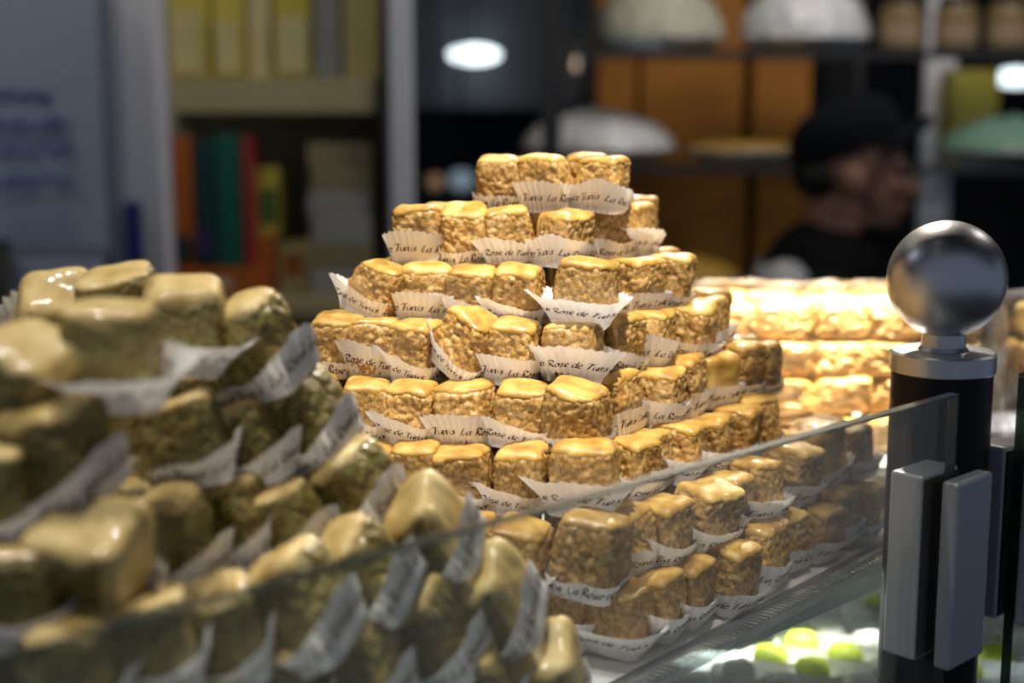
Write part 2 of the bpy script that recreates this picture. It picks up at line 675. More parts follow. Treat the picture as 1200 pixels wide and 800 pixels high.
GLYPH = {
    'L': (1.05, [[(.25, 1.75), (.2, .9), (.15, .05)], [(.0, .08), (.4, .02), (.9, .1)]]),
    'a': (1.0, [[(.8, .9), (.5, 1.0), (.18, .75), (.1, .3), (.32, .0), (.65, .25), (.8, .7)], [(.82, 1.0), (.78, .25), (.95, .02)]]),
    'R': (1.2, [[(.3, .0), (.28, .9), (.3, 1.7)], [(.0, 1.5), (.5, 1.78), (.95, 1.45), (.75, 1.02), (.28, .85)], [(.45, .88), (.75, .35), (1.15, .0)]]),
    'o': (.92, [[(.45, 1.0), (.15, .75), (.1, .3), (.4, .0), (.72, .3), (.75, .72), (.45, 1.0)]]),
    's': (.8, [[(.65, .88), (.4, 1.0), (.18, .78), (.4, .52), (.6, .26), (.38, .0), (.05, .12)]]),
    'e': (.82, [[(.12, .48), (.5, .58), (.62, .85), (.4, 1.0), (.14, .7), (.12, .28), (.38, .0), (.7, .2)]]),
    'd': (1.0, [[(.8, .85), (.5, 1.0), (.18, .75), (.1, .3), (.32, .0), (.65, .25), (.8, .7)], [(.85, 1.75), (.8, .9), (.78, .25), (.95, .02)]]),
    'T': (1.1, [[(.0, 1.45), (.2, 1.68), (.6, 1.66), (1.15, 1.7)], [(.62, 1.66), (.55, .8), (.5, .1), (.3, .0)]]),
    'u': (1.0, [[(.12, 1.0), (.1, .35), (.32, .0), (.62, .25), (.78, .7)], [(.8, 1.0), (.76, .25), (.95, .02)]]),
    'n': (1.08, [[(.12, 1.0), (.1, .5), (.08, .0)], [(.1, .55), (.42, 1.0), (.7, .85), (.7, .25), (.9, .02)]]),
    'i': (.66, [[(.24, 1.0), (.22, .3), (.42, .02)], [(.22, 1.36), (.30, 1.46), (.38, 1.56)]]),
    ' ': (.5, []),
}


def text_strokes(txt, slant=0.28, nib=0.10):
    """pen-drawn italic strokes: each is a strip of point pairs either side of the pen path"""
    out, x0 = [], 0.0
    nx, ny = nib * math.cos(R(40)), nib * math.sin(R(40))
    for ch in txt:
        adv, paths = GLYPH[ch]
        for path in paths:
            pts = []
            n = len(path)
            for i in range(n - 1):
                p0, p1, p2, p3 = path[max(i - 1, 0)], path[i], path[i + 1], path[min(i + 2, n - 1)]
                for s in range(3):
                    t = s / 3
                    pts.append(tuple(0.5 * (2 * p1[k] + (p2[k] - p0[k]) * t + (2 * p0[k] - 5 * p1[k] + 4 * p2[k] - p3[k]) * t * t
                                            + (3 * p1[k] - p0[k] - 3 * p2[k] + p3[k]) * t ** 3) for k in (0, 1)))
            pts.append(path[-1])
            strip = []
            for i, p in enumerate(pts):
                q, r = pts[max(i - 1, 0)], pts[min(i + 1, len(pts) - 1)]
                tx, ty = r[0] - q[0], r[1] - q[1]
                ln = math.hypot(tx, ty) or 1
                ox, oy = -ty / ln * 0.045, tx / ln * 0.045
                sg = 1 if (ox * nx + oy * ny) >= 0 else -1
                for e in (-1, 1):
                    X, Y = p[0] + e * (nx + sg * ox), p[1] + e * (ny + sg * oy)
                    strip.append((x0 + X + slant * Y, Y))
            out.append(strip)
        x0 += adv
    return out, x0 + 1.1


CUPS = [
    Cup(0.0072, 0.0022, 0.0014, 0.0016, -90, 1.0, 1),      # 0 low all round
    Cup(0.0084, 0.0118, 0.0012, 0.0072, -90, 2.0, 2),      # 1 raised in front, flared
    Cup(0.0078, 0.0128, 0.0012, 0.0085, -60, 2.5, 3),      # 2 raised front right
    Cup(0.0078, 0.0126, 0.0012, 0.0078, -125, 2.5, 4),     # 3 raised front left
    Cup(0.0100, 0.0140, 0.0030, 0.0130, -90, 1.2, 5),      # 4 wide open fan in front
    Cup(0.0066, 0.0090, 0.0012, 0.0045, -15, 2.0, 6),      # 5 raised on the right
    Cup(0.0055, 0.0015, 0.0025, 0.0010, -40, 1.0, 7),      # 6 very low, spread
    Cup(0.0105, 0.0060, 0.0030, 0.0040, -90, 1.0, 8),      # 7 tall open cup
    Cup(0.0055, 0.0095, 0.0012, 0.0040, -25, 1.3, 9),       # 8 pulled up on the right only
]
CUPM = [c.cup_mesh() for c in CUPS]
TXTM = [c.text_mesh() for c in CUPS]
for m in CUPM:
    m.materials.append(M_PAPER)
for m in TXTM:
    m.materials.append(M_INK)


def pastry(M4, var, cup, label, group, pist=False, cup_rot=0.0, cup_tilt=None, scale=1.0, name='baklava_square', lettered=True):
    """one square: filling, glazed top and its own printed paper cup"""
    ru = random.uniform
    root = empty(name, mw=M4 @ Matrix.Diagonal((scale * ru(.95, 1.06), scale * ru(.95, 1.06), scale * ru(.95, 1.05), 1)))
    tag(root, label, 'pastry', group)
    turn = Matrix.Rotation(PI / 2 * random.randrange(4), 4, 'Z') if DR[var] is None else Matrix.Identity(4)
    fm, tm = (FILLP, TOPP) if pist else (FILL, TOP)
    ob('nut_filling', fm[var], None, root, turn)
    ob('pastry_top', tm[var], None, root, turn)
    if cup is not None:
        cup_tilt = cup_tilt or (random.uniform(-4, 4), random.uniform(-3, 5))
        cup_rot += random.uniform(-0.06, 0.06)
        cm = Matrix.Rotation(R(cup_tilt[0]), 4, 'Y') @ Matrix.Rotation(R(cup_tilt[1]), 4, 'X') @ Matrix.Rotation(cup_rot, 4, 'Z')
        c = ob('paper_cup', CUPM[cup], None, root, Matrix.Translation((0, 0, -0.0003)) @ cm)
        if lettered:
            ob('printed_lettering', TXTM[cup], None, c)
    return root


def orient(loc, yaw=0.0, roll=0.0, pitch=0.0):
    return (Matrix.Translation(loc) @ Matrix.Rotation(R(roll), 4, 'Y') @ Matrix.Rotation(R(-pitch), 4, 'X')
            @ Matrix.Rotation(R(yaw), 4, 'Z'))


# =================================================================== the tall pyramid
U = Vector((math.cos(R(50)), math.sin(R(50)), 0))        # right-hand face runs this way
LF = Vector((-math.cos(R(8)), math.sin(R(8)), 0))         # front face runs this way
TIER = [  # corner column, distance of the corner
    (704, 0.775), (660, 0.750), (688, 0.725), (676, 0.700), (676, 0.676), (684, 0.655), (690, 0.622), (728, 0.618)]
Z1, DZ = -0.0580, -0.0266
ORD = ['top', 'second', 'third', 'fourth', 'fifth', 'sixth', 'seventh', 'bottom']


def corner(k):
    px, y = TIER[k]
    z = Z1 + DZ * k
    d = y * CP - z * SP
    return Vector(((px - 600) / F * d, y, H + z))


def on_line(k, px):
    """point of tier k whose column is px, on the front or the right-hand face line"""
    c = corner(k)
    dr = U if px > TIER[k][0] else LF
    lo, hi = 0.0, 0.6
    for _ in range(40):
        t = (lo + hi) / 2
        v = pxof(c + dr * t)
        if (v < px) == (px > TIER[k][0]):
            lo = t
        else:
            hi = t
    return c + dr * lo, px > TIER[k][0]


# per tier: (column, variant, extra yaw, roll, pitch, cup, dz in mm, inward shift in mm)
T = [
    [(587, 0, 4, 0, 0, 0, 0, 0), (643, 2, -8, 0, 0, 1, 0, 0), (702, 1, -14, 0, 0, 2, 0, 0)],
    [(494, 4, 0, 0, 3, 1, 0, 0), (547, 3, 0, 0, -3, 0, 0, -3), (600, 6, 6, -6, 4, 3, 1, 2), (657, 7, -26, 2, -3, 2, 0, -3),
     (712, 0, 0, 0, 0, 1, 0, 0), (738, 1, 5, 0, 2, 4, 0, 0)],
    [(437, 2, -14, 16, 0, 3, 1, 0), (499, 0, 4, 0, 0, 1, -1, 0), (553, 4, 3, 0, 0, 3, -1, 3), (609, 6, -6, 0, -3, 3, 0, 0),
     (684, 3, -20, 4, -6, 4, 1, -4), (744, 1, 0, 0, 0, 5, 0, 0), (776, 0, 12, 0, 0, 0, 1, 0)],
    [(387, 5, 6, 3, 0, 0, 1, 0), (441, 2, 8, 0, 8, 3, 0, 0), (487, 4, -14, 6, 4, 3, -1, 0), (541, 6, -26, 24, -10, 3, 2, -2),
     (600, 0, -10, 3, -4, 1, 0, 0), (673, 2, -4, 0, 6, 4, 0, 2), (722, 1, 0, 0, 0, 2, 0, 4), (757, 7, 4, 0, 0, 2, 0, 0),
     (797, 3, 6, 4, 0, 5, 0, -2), (824, 1, -3, 0, 0, 5, 0, 0)],
    [(372, 4, 10, 0, 0, 0, 0, 2), (431, 0, 2, 0, 0, 3, 0, 0), (483, 6, 0, 0, 0, 3, 0, 0), (546, 2, -5, 0, 4, 1, 0, -1),
     (607, 4, 2, 0, -3, 3, 1, 0), (676, 3, -14, 0, -4, 0, 0, -3), (726, 1, 2, 0, 0, 5, -1, 2), (765, 7, 6, 0, 0, 1, 0, -1),
     (799, 1, 0, 0, 0, 5, 0, 0), (829, 5, -4, 3, 0, 5, 1, 0), (860, 3, 6, 0, 0, 0, 3, 0), (884, 1, 0, 0, 0, 0, 0, 0)],
    [(378, 6, 4, 0, 0, 1, 0, 0), (434, 0, 0, 0, 0, 1, -1, 3), (485, 2, 3, 0, 2, 1, 0, 0), (548, 4, -3, 0, 0, 3, 0, 0),
     (610, 6, 2, 0, -2, 3, 0, 0), (684, 0, -8, 0, 2, 4, 0, -1), (730, 1, 3, 0, 0, 2, 0, 0), (757, 1, -2, 0, 0, 2, 0, 0),
     (789, 3, 4, 0, 0, 4, 0, 0), (822, 0, 0, 0, 0, 1, 0, 0), (853, 1, 5, 3, 0, 0, 0, 0), (880, 3, 0, 0, 0, 0, 0, 0)],
    [(372, 2, 4, 0, 0, 1, 0, 0), (430, 4, 4, 0, 0, 1, 0, 0), (486, 0, -4, 0, 0, 1, 0, 0), (548, 4, 4, 0, 0, 0, 1, 0),
     (606, 0, -16, 5, -4, 2, 0, 0), (690, 3, -12, 3, -2, 0, 0, 0), (738, 0, -4, 0, 0, 2, 0, 2), (768, 1, 6, 6, -4, 2, 0, 0),
     (810, 7, 0, 0, -4, 2, 1, -3), (842, 1, 0, 0, 0, 1, 1, 0), (876, 3, 8, 0, 0, 4, 1, 0), (917, 7, 0, 3, 0, 5, 2, 0),
     (958, 5, -4, -6, -6, 5, 2, 0), (992, 1, 0, 0, 0, 5, 0, 0)],
    [(600, 2, -10, 0, 0, 1, 0, 0), (660, 0, 6, 0, 0, 1, 0, 0), (724, 3, -20, 3, 0, 4, 0, 0), (764, 1, 4, 0, 0, 2, 0, 0),
     (797, 1, -3, 5, -4, 2, 0, 0), (834, 0, 6, 0, -3, 5, 0, -2), (880, 7, 3, 0, 0, 2, 0, -2), (915, 3, -4, 0, 0, 2, 0, 0),
     (946, 1, 4, 4, 0, 5, 0, 0), (974, 7, 0, 0, 0, 5, 0, 0), (1000, 1, 3, 0, 0, 5, 0, 0)],
]
SPECIAL = {
    (0, 702): 'glazed baklava square with a torn cup corner, end of the three-piece top row',
    (1, 494): 'baklava square at the end of the second tier, cup fanned out showing its print',
    (2, 684): 'crumbly baklava square in third tier behind a tall leaning white cup',
    (3, 541): 'baklava square tipped onto its corner in the fourth tier of the pyramid',
    (3, 673): 'baklava square half hidden by a wide open paper fan printed in brown',
    (4, 676): 'big square with coarse nut filling on the front corner of the fifth tier',
    (6, 690): 'large pale-topped square on the front corner of the seventh tier, above bottom one',
    (6, 958): 'bright shiny baklava square lying tilted near the far end of the seventh tier',
    (7, 724): 'dark baklava square at the front corner of the bottom tier beside the tray rim',
}
NP = []
NTH = ['first', 'second', 'third', 'fourth', 'fifth', 'sixth', 'seventh', 'eighth', 'ninth']
for k, row in enumerate(T):
    grp = 'baklava squares in the %s tier of the pyramid' % ORD[k]
    for (px, var, dy, roll, pit, cup, dz, inn) in row:
        p, right = on_line(k, px)
        yaw = (-38 if right else -8) + dy
        inward = Vector((-U.y, U.x, 0)) if right else Vector((0, 1, 0))
        p = p + inward * (inn / 1000) + Vector((0, 0, dz / 1000))
        w_ = 1.9 if right else 1.0
        yaw += random.uniform(-7, 7) * w_
        roll += random.uniform(-4, 4) * w_
        pit -= 3
        p = p + inward * random.uniform(-0.002, 0.002)
        p.z += abs(math.sin(R(roll))) * 0.006 + abs(math.sin(R(pit))) * 0.006
        if right and DR[var] is None and random.random() < 0.6:
            var = random.choice((1, 7, 5))
        sp = SPECIAL.get((k, px))
        side = [r[0] for r in row if (r[0] > TIER[k][0] + 5) == (px > TIER[k][0] + 5)]
        n_th = NTH[sorted(side, key=lambda v: abs(v - TIER[k][0])).index(px)]
        lab = 'baklava square in printed cup, %s tier of pyramid, %s from front corner%s' % (
            ORD[k], n_th, ' along the glass' if px > TIER[k][0] + 5 else '')
        pastry(orient(p, yaw, roll, pit), var, cup, sp or lab, grp, scale={676: 1.08, 690: 1.2, 958: 1.15, 724: 1.08, 684: 1.12, 917: 1.1, 876: 1.06, 880: 1.08, 834: 1.1, 810: 1.08}.get(px, 1.0))
        NP.append((k, p))
    # inner row that carries the tier above
    c = corner(k)
    ends = [min(r[0] for r in row), max(r[0] for r in row)]
    a = on_line(k, ends[0])[0]
    b = on_line(k, ends[1])[0]
    nL = int((a - c).length / 0.029)
    nR = int((b - c).length / 0.029)
    inL, inR = Vector((0.14, 0.99, 0)), Vector((-U.y, U.x, 0))
    c2 = c + Vector((-0.008, 0.034, 0))
    pts = [(c2 + LF * 0.029 * i, -8) for i in range(nL + 1)] + [(c2 + U * (0.029 * i + 0.02), -38) for i in range(nR + 1)]
    for (p, yaw) in pts:
        if all(q != k or (p - r).length > 0.0265 for q, r in NP):
            pastry(orient(p, yaw + random.uniform(-4, 4)), random.randrange(8), 0,
                   'baklava square in the inner row of the %s tier of tall pyramid' % ORD[k],
                   'inner squares of the %s tier of the pyramid' % ORD[k])
            NP.append((k, p))

# =================================================================== the pile in front (pistachio squares)
PILE = [  # column, row, distance, variant, yaw, roll, pitch, cup, cup turn (quarter turns), size
    (56, 374, .585, 5, 28, 16, -32, 8, 1, 1.12), (142, 358, .575, 4, 10, -6, -14, 0, 0, 1.1), (211, 378, .545, 7, 14, 6, -14, 4, 0, 1.1),
    (299, 407, .555, 3, -26, -24, -6, 8, 0, 1.15), (136, 408, .475, 2, 8, 4, -10, 4, 0, 1.12), (26, 442, .465, 5, -20, 14, -20, 0, 0, 1.12),
    (62, 532, .460, 1, -22, -12, -16, 8, 0, 1.2), (216, 514, .525, 2, 4, -10, 2, 8, 0, 1.06), (289, 516, .545, 6, -10, -16, 2, 8, 0, 1.06),
    (351, 496, .560, 7, -18, -34, -4, 8, 0, 1.14), (-12, 575, .45, 0, 10, 0, 0, 8, 0, 1.0),
    (97, 654, .450, 5, -16, -4, -22, 6, 0, 1.2), (202, 636, .505, 3, -12, -12, -4, 8, 0, 1.1), (270, 612, .530, 1, -16, -16, 0, 8, 0, 1.06),
    (332, 618, .535, 0, -24, -28, 0, 8, 0, 1.04), (404, 580, .555, 7, -22, -34, -4, 8, 0, 1.16), (12, 690, .445, 4, 10, 6, 0, 8, 0, 1.1),
    (342, 716, .490, 7, -18, -34, 0, 8, 0, 1.16), (420, 672, .520, 3, -26, -40, -10, 8, 0, 1.14), (494, 628, .550, 5, -24, -46, -14, 8, 0, 1.14),
    (254, 738, .475, 6, 4, -16, -6, 8, 0, 1.08), (174, 748, .455, 4, 8, -8, 0, 8, 0, 1.05), (88, 776, .440, 0, -8, 0, -6, 8, 0, 1.05),
    (574, 707, .555, 5, -26, -42, -14, 8, 0, 1.14), (500, 744, .535, 3, -20, -30, -10, 8, 0, 1.14), (416, 788, .505, 7, -12, -26, 0, 8, 0, 1.08),
    (320, 814, .485, 0, -6, -12, 0, 8, 0, 1.05), (632, 792, .560, 5, -12, -20, -22, 0, 0, 1.14), (560, 808, .540, 4, -10, -16, 0, 8, 0, 1.05),
    (240, 838, .465, 2, 4, 0, 0, 1, 0, 1.0), (150, 850, .450, 4, 4, 0, 0, 1, 0, 1.0),
    # second row, showing between the front ones
    (250, 470, .590, 0, -4, 0, 0, 1, 0, 1.0), (150, 500, .530, 2, 6, 0, 0, 0, 0, 1.0), (140, 606, .515, 4, 0, 0, 0, 0, 0, 1.0),
    (255, 575, .580, 6, 0, -4, 0, 0, 0, 1.0), (330, 565, .600, 0, -10, -6, 0, 0, 0, 1.0), (395, 645, .590, 2, -12, -8, 0, 0, 0, 1.0),
    (470, 695, .585, 6, -10, -8, 0, 0, 0, 1.0), (290, 680, .545, 4, 0, 0, 0, 0, 0, 1.0), (385, 745, .550, 0, -8, -4, 0, 0, 0, 1.0),
    (85, 450, .545, 2, 0, 0, 0, 0, 0, 1.0), (20, 520, .515, 6, 0, 0, 0, 0, 0, 1.0), (200, 450, .60, 0, 8, 0, 0, 0, 0, 1.0),
    (60, 610, .500, 2, 0, 0, 0, 0, 0, 1.0), (15, 790, .445, 2, 0, 0, 0, 0, 0, 1.0), (460, 795, .57, 2, -8, -4, 0, 0, 0, 1.0),
]
SPF = {
    0: 'shiny glazed baklava square tipped over on top of the front pile, cup sticking up',
    2: 'pistachio baklava square near the top of the front pile with a raised white cup',
    3: 'pistachio baklava square at the top edge of the front pile, cup on its side',
    4: 'pistachio baklava square on the front pile in a wide curled paper cup',
    19: 'glossy tilted baklava square on the sloping side of the front pile, crumpled cup',
    23: 'glossy tilted baklava square low on the front pile, fluted cup turned sideways',
    27: 'round-edged glazed baklava square at the foot of the front pile',
}
ROWS = [('top', 0, 6), ('second', 6, 11), ('third', 11, 17), ('fourth', 17, 23), ('lowest', 23, 31)]


def pile_label(i):
    for nm, a, b in ROWS:
        if a <= i < b:
            o_ = sorted(range(a, b), key=lambda v: -PILE[v][0]).index(i)
            return 'pistachio baklava square in %s row of front pile, %s from the pyramid side' % (nm, NTH[o_])


for i, (px, py, d, var, yaw, roll, pit, cup, q, sc) in enumerate(PILE):
    m = orient((0, 0, 0), yaw, roll, pit)
    loc = W(px, py, d) - m.to_3x3() @ Vector((0, 0, HT * 0.5 * sc))
    front = i < 31
    pastry(Matrix.Translation(loc) @ m, var, cup,
           SPF.get(i) or (pile_label(i) if front
                          else 'pistachio baklava square wedged behind others in the front pile'),
           'pistachio squares of the front pile' if front else 'inner squares of the front pile', pist=True,
           cup_rot=PI / 2 * q, scale=sc * 1.04)

# =================================================================== counter: shelf, trays, glass, post
G = Vector((math.cos(R(44)), math.sin(R(44)), 0))          # the glass front runs this way
NO = Vector((G.y, -G.x, 0))                                # out of the counter, towards the customer
BAS = Matrix((G, -NO, Vector((0, 0, 1)))).transposed()     # local x along the glass, y into the counter
GP = Vector((0.205, 0.655, 0))                             # a point of the glass line, by the post


def gl(s, n, z):
    return GP + G * s - NO * n + Vector((0, 0, H + z))


ZS = -0.2484                                               # shelf top
M_BASE = mat('counter_body_dark', (0.05, 0.055, 0.06), 0.5)
M_DECK = mat('counter_deck_white', (0.55, 0.60, 0.66), 0.4)


def slab(name, s0, s1, n0, n1, z0, z1, material, bevel=0.0, parent=None):
    c = gl((s0 + s1) / 2, (n0 + n1) / 2, (z0 + z1) / 2)
    return MB().box(c, (s1 - s0, n1 - n0, z1 - z0), rot=BAS, bevel=bevel).build(name, material, parent)


tag(slab('display_shelf', -0.62, 0.80, 0.058, 0.62, ZS - 0.008, ZS, M_SHELFGLASS, 0.001),
    'clear glass display shelf carrying the pastry trays', 'shelf')
cb = empty('display_counter', gl(0.1, 0.35, -H))
tag(cb, 'dark display counter with a pale lower deck under the glass shelf', 'counter')
cbi = cb.matrix_world.inverted()


def slab_in(root, name, *a):
    o = slab(name, *a)
    o.parent = root
    o.matrix_parent_inverse = Matrix.Translation(-root.location)
    return o


slab_in(cb, 'body', -0.66, 0.90, -0.02, 0.66, -H + 0.002, -0.402, M_BASE, 0.004)
slab_in(cb, 'deck', -0.66, 0.90, -0.02, 0.66, -0.400, -0.385, M_DECK, 0.003)
slab_in(cb, 'back_panel', -0.62, 0.80, 0.625, 0.64, -0.384, ZS - 0.001, M_BASE, 0.001)
slab_in(cb, 'end_panel', -0.645, -0.63, 0.02, 0.62, -0.384, ZS - 0.001, M_BASE, 0.001)


def glass_pane(name, s0, s1, label):
    root = empty(name, gl((s0 + s1) / 2, 0, -0.384))
    tag(root, label, 'glass screen', 'front glass screens of the counter')
    t = 0.0024
    inv = Matrix.Translation(-root.location)
    o = MB().box(gl((s0 + s1) / 2, 0, -0.2602), (s1 - s0 - 0.002, 2 * t, 0.2470), rot=BAS).build('pane', M_GLASS)
    o.parent, o.matrix_parent_inverse = root, inv
    e = MB().box(gl((s0 + s1) / 2, 0, -0.1360), (s1 - s0, 2 * t + 0.0002, 0.0012), rot=BAS).build('polished_edge', M_EDGE)
    e.parent, e.matrix_parent_inverse = root, inv
    for s in (s0 + 0.0005, s1 - 0.0005):
        e = MB().box(gl(s, 0, -0.2605), (0.001, 2 * t + 0.0002, 0.2465), rot=BAS).build('polished_edge', M_EDGE)
        e.parent, e.matrix_parent_inverse = root, inv
    return root


glass_pane('glass_screen', -0.60, 0.0055, 'long upright clear glass pane in front of the pastry piles')
glass_pane('glass_screen', 0.0745, 0.70, 'upright clear glass pane beyond the ball-topped post')

# post with ball
M_BRUSH = mat('satin_aluminium', (0.62, 0.63, 0.65), 0.36, 1.0, bump=0.05, bscale=400)
M_BLACK = mat('black_powder_coat', (0.004, 0.004, 0.005), 0.4, spec=0.25)
M_CLAMP = mat('grey_clamp', (0.46, 0.48, 0.51), 0.42, 0.35)
M_RUB = mat('black_rubber', (0.01, 0.01, 0.012), 0.6)
pc = W(1104, 434, 0.722)
post = empty('barrier_post', (pc.x, pc.y, H - 0.354))
tag(post, 'black round post with a satin silver ball on top and grey glass clamps', 'post')
zt = pc.z - (H - 0.354)                                    # bottom edge of the collar, above the deck
pr = 60.5 / F * 0.722
ball_r = 68 / F * 0.722
MB().lathe([(0, 0), (pr - 0.001, 0), (pr - 0.001, zt), (0, zt)], seg=48).build('pole', M_BLACK, post, True)
MB().lathe([(0, zt), (pr - 0.0005, zt), (pr, zt + 0.0006), (pr, zt + 0.0094), (pr - 0.0012, zt + 0.0104), (0.0125, zt + 0.0107),
            (0, zt + 0.0107)], seg=64).build('collar', M_BRUSH, post, True)
MB().lathe([(0, zt + 0.0108), (0.0125, zt + 0.0108), (0.0110, zt + 0.0128), (0.0108, zt + 0.028), (0, zt + 0.028)], seg=40).build('neck', M_BRUSH, post, True)
bz = zt + 0.0172 + ball_r
MB().ellipsoid((0, 0, bz), (ball_r, ball_r, ball_r), u=64, v=40).build('ball_finial', M_BRUSH, post, True)
for me_name in ('pole', 'collar', 'neck'):
    me_ = bpy.data.objects[me_name].data
    me_.set_sharp_from_angle(angle=R(35))


def clamp(s0, s1):
    inv = Matrix.Translation(-post.location)
    zc, hz = -0.2200, 0.092
    j = MB().box(gl((s0 + s1) / 2, 0.0135, zc), (s1 - s0, 0.0180, hz), rot=BAS, bevel=0.002, seg=3).build('inner_jaw', M_CLAMP)
    j.parent, j.matrix_parent_inverse = post, inv
    sc_ = MB().lathe([(0, 0), (0.0042, 0), (0.0042, 0.0012), (0.0030, 0.0016), (0, 0.0016)],
                     gl(s0 - 0.0001, 0.0125, zc + 0.018), 20, (-G).to_track_quat('Z', 'Y').to_matrix()).build('screw', M_RUB)
    sc_.parent, sc_.matrix_parent_inverse = j, inv
    j = MB().box(gl((s0 + s1) / 2, -0.0092, zc), (s1 - s0, 0.0090, hz), rot=BAS, bevel=0.002, seg=3).build('outer_jaw', M_CLAMP)
    j.parent, j.matrix_parent_inverse = post, inv
    for n in (0.0043, -0.0045):
        g_ = MB().box(gl((s0 + s1) / 2, n, zc), (s1 - s0 - 0.001, 0.0004, hz - 0.004), rot=BAS).build('gasket', M_RUB)
        g_.parent, g_.matrix_parent_inverse = post, inv


clamp(-0.011, 0.0225)
clamp(0.0700, 0.0920)


# trays
def tray(name, origin, ux, sx, sy, label, paper_label):
    """clear ribbed plastic tray with a white sheet; origin = near customer-side corner, ux along the rim"""
    vy = Vector((-ux.y, ux.x, 0))
    root = empty(name, (*origin.xy, H + ZS))
    tag(root, label, 'tray')
    root.rotation_euler.z = math.atan2(ux.y, ux.x)
    MB().box((sx / 2, sy / 2, 0.0008), (sx, sy, 0.0012), bevel=0.0003).build('base', M_PLASTIC, root)
    # rim profile (outward, up) and its ribs
    prof = [(0, 0.0005), (0.002, 0.0022), (0.0130, 0.0082), (0.0150, 0.0092), (0.0200, 0.0094), (0.0212, 0.0086), (0.0212, 0.0044)]
    per = []
    r = 0.012
    for (cx, cy, a0) in ((sx - r, r, -90), (sx - r, sy - r, 0), (r, sy - r, 90), (r, r, 180)):
        for i in range(9):
            a = R(a0 + 90 * i / 8)
            per.append((Vector((cx + r * math.cos(a), cy + r * math.sin(a), 0)), Vector((math.cos(a), math.sin(a), 0))))
    path = []
    for i in range(len(per)):
        (p, n), (q, m) = per[i], per[(i + 1) % len(per)]
        c = max(1, int((q - p).length / 0.0011))
        for j in range(c):
            path.append((p.lerp(q, j / c), n.lerp(m, j / c).normalized()))
    vs, fs = [], []
    nP, nS = len(prof), len(path)
    for i, (p, n) in enumerate(path):
        rib = 0.0013 if (i // 2) % 2 else -0.0004
        for j, (o_, z_) in enumerate(prof):
            e = rib if j in (1, 2) else (rib * 0.5 if j in (3, 4) else 0)
            vs.append(p + n * o_ + Vector((0, 0, z_ + e)))
    for i in range(nS):
        for j in range(nP - 1):
            a, b = i * nP + j, ((i + 1) % nS) * nP + j
            fs.append((a, b, b + 1, a + 1))
    ob('ribbed_rim', mesh('ribbed_rim', vs, fs, False), M_PLASTIC, root)
    liner = MB().box((sx / 2, sy / 2, 0.0017), (sx - 0.006, sy - 0.006, 0.0004)).build('paper_sheet', M_PAPER)
    liner.location = root.location
    liner.rotation_euler = root.rotation_euler
    tag(liner, paper_label, 'paper')
    return root


c8 = corner(7)
o1 = c8 + Vector((U.y, -U.x, 0)) * 0.021 - U * 0.055
tray('pastry_tray', o1, U, 0.345, 0.30, 'clear plastic tray with ribbed rim under the tall pyramid', 'white paper sheet under the tall baklava pyramid')
o2 = gl(-0.580, 0.066, 0)
tray('pastry_tray', o2, G, 0.308, 0.25, 'clear plastic tray with ribbed rim under the front pile', 'white paper sheet under the front pile of squares')

# =================================================================== wrapped piles behind
WRAPSC = 1.55
wr = random.Random(3)
for (name, px0, cols, tiers, depth_y, lab, wl) in (
        ('wrapped', 846, 5, 4, 1.03, 'large pale baklava square in the tray wrapped in cellophane', 'crinkled cellophane sheet over the brightly lit tray of baklava'),
        ('wrapped', 1246, 2, 4, 0.985, 'large baklava square in wrapped tray behind the ball-topped post', 'crinkled cellophane sheet over the tray behind the ball-topped post')):
    base = W(px0, 569, depth_y)
    z0 = H + ZS + 0.004
    step = 0.0400
    for t in range(tiers):
        for c in range(cols):
            for r_ in range(2):
                if t < 2 and r_ == 1:
                    continue
                p = Vector((base.x + c * step + wr.uniform(-.002, .002), base.y + r_ * 0.041 + t * 0.003, z0 + t * 0.0262))
                sz = WRAPSC * (1.0 if t < tiers - 1 else 0.98)
                m = Matrix.Translation(p) @ Matrix.Rotation(R(wr.uniform(-7, 7) + 180 * wr.randrange(2)), 4, 'Z') @ Matrix.Diagonal((sz, sz, 0.89, 1))
                pastry(m, wr.randrange(8), None, lab, lab + 's')
    L_ = (cols - 1) * step + 0.05
    zt_ = tiers * 0.0262 + 0.003
    me_v, me_f = rounded_box((L_ / 2 + 0.008, 0.055, zt_ / 2 + 0.001), 36, 9.0,
                             lambda w, n: 0.0035 * (1 - abs(noise.noise(w * 34)) * 2) + 0.0015 * noise.noise(w * 90))
    w_ = ob('cellophane_wrap', mesh('cellophane_wrap', me_v, me_f), M_CELLO)
    w_.location = (base.x + (cols - 1) * step / 2, base.y + 0.024, z0 + zt_ / 2 + 0.002)
    tag(w_, wl, 'wrapping')
    bt = MB().box((base.x + (cols - 1) * step / 2, base.y + 0.055, H + ZS + 0.002), (L_ + 0.05, 0.21, 0.003), bevel=0.001).build(
        'serving_board', mat('pale_board', (0.6, 0.58, 0.55), 0.5))  # made deeper than the pile to block spot light from the deck
    tag(bt, 'thin pale board under the %s' % ('brightly lit wrapped baklava' if px0 < 1000 else 'wrapped baklava behind the post'), 'board')

